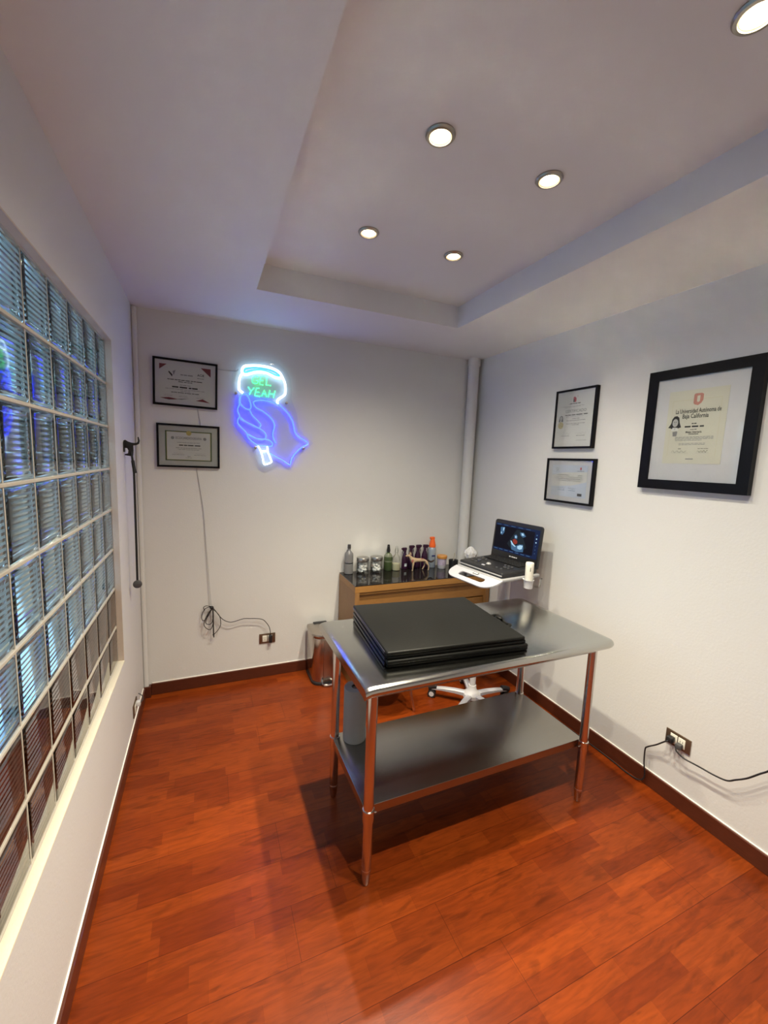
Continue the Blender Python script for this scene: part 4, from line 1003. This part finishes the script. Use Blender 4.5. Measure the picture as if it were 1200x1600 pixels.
sp('scan_echo', 'scr_mid', [(.58, .20), (.66, .18), (.72, .30), (.66, .36), (.60, .30)], 2)
sp('scan_echo', 'scr_mid', [(.46, .34), (.50, .30), (.54, .36), (.53, .46), (.47, .44)], 2)
sp('bright_echo', 'scr_hi', [(.39, .56), (.41, .55), (.47, .66), (.53, .72), (.50, .74), (.43, .68)], 3)
sp('bright_echo', 'scr_hi', [(.56, .70), (.62, .64), (.68, .64), (.67, .76), (.62, .80), (.57, .78)], 3)
sp('bright_echo', 'scr_hi', [(.48, .36), (.51, .34), (.52, .42), (.49, .43)], 3); sp('bright_echo', 'scr_hi', [(.61, .22), (.65, .21), (.68, .28), (.63, .30)], 3)
sp('doppler_red', 'scr_red', [(.44, .50), (.49, .46), (.545, .52), (.55, .60), (.50, .66), (.45, .60)], 3)
sp('scan_echo', 'scr_mid', [(.12, .14), (.22, .12), (.22, .30), (.18, .42), (.13, .40)], 2); sp('bright_echo', 'scr_hi', [(.18, .15), (.21, .14), (.20, .26), (.18, .26)], 3); sp('bright_echo', 'scr_hi', [(.145, .30), (.165, .34), (.15, .38), (.135, .35)], 3)
for i in range(6):
    v = .18+i*.125; r = .013 if i < 3 else .008
    sp('side_icons', 'scr_hi' if i in (1, 2) else 'scr_mid', [(.945+r*math.cos(a*PI/4), v+r*2*math.sin(a*PI/4)) for a in range(8)], 3)
for i in range(7):
    u = .03+i*.125; sp('menu_text', 'scr_mid', [(u, .935), (u+.08, .935), (u+.08, .955), (u, .955)], 3)
for i in range(5):
    u = .02+i*.17; sp('menu_text', 'scr_mid', [(u, .035), (u+.10, .035), (u+.10, .05), (u, .05)], 3)
disp = None
for (nm, m), b in list(D_.items()):
    b.xf(S)
    if nm == 'display': disp = b.build(nm, M[m], lt, smooth=False)
    else: b.build(nm, M[m], disp, smooth=False)
tb_ = MB(); 
for i, w_ in enumerate([.010, .004, .008, .008, .009, .006, .008]):
    tb_.quad(*[(-.035+i*.0105+dx, .0006, z) for dx, z in ((0, .030), (w_, .030), (w_, .038), (0, .038))])
tb_.xf(S).build('maker_mark', M['lgrey'], lt, smooth=False)
MB().cyl((-.18, -.006, -.002), (-.11, -.006, -.002), .010).cyl((.11, -.006, -.002), (.18, -.006, -.002), .010).xf(S).build('hinge', M['dgrey'], lt)

# ================================================================ STOOL behind the table
sx_, sy_ = 1.525, -.715
stl = thing('stool', (sx_, sy_, 0), 'round low stool with thin chrome legs behind the steel table', 'stool')
MB().lathe([(0, .43), (.15, .43), (.165, .438), (.168, .455), (.160, .475), (.14, .483), (0, .485)], (sx_, sy_, 0), n=36).build('seat', M['seat'], stl)
for k in range(3):
    a = math.radians(-26+120*k); c_, s_ = math.cos(a), math.sin(a)
    MB().tube([(sx_+.11*c_, sy_+.11*s_, .43), (sx_+.20*c_, sy_+.20*s_, .004)], .0095, n=12, smooth=0).build('leg', M['chrome'], stl)

# ================================================================ TRASH CAN
tc_ = thing('pedal_bin', (1.235, -.16, 0), 'shiny stainless steel pedal bin between the back wall and the desk', 'waste bin')
def dpoly(x0_, x1_, y0_, y1_, r): return rrect(x0_, x1_, y0_, y1_, r, .02, 8)
MB().prism(dpoly(1.128, 1.345, -.285, -.035, .07), 0, .022, 'xy', bev=.003).build('base_ring', M['black'], tc_)
MB().prism(dpoly(1.133, 1.340, -.280, -.038, .068), .022, .365, 'xy', bev=.002).build('bin_body', M['trash'], tc_)
MB().prism(dpoly(1.127, 1.346, -.287, -.033, .072), .366, .398, 'xy', bev=.011).build('bin_lid', M['trashlid'], tc_)
MB().box((1.18, -.06, .36), (1.29, -.026, .404), bev=.006).build('hinge', M['black'], tc_)
MB().box((1.205, -.287, .03), (1.275, -.279, .36), bev=.003).build('front_strip', M['trashlid'], tc_)
MB().tube([(1.20, -.27, .02), (1.205, -.315, .018), (1.275, -.315, .018), (1.28, -.27, .02)], .008, smooth=3).build('pedal', M['chrome'], tc_)
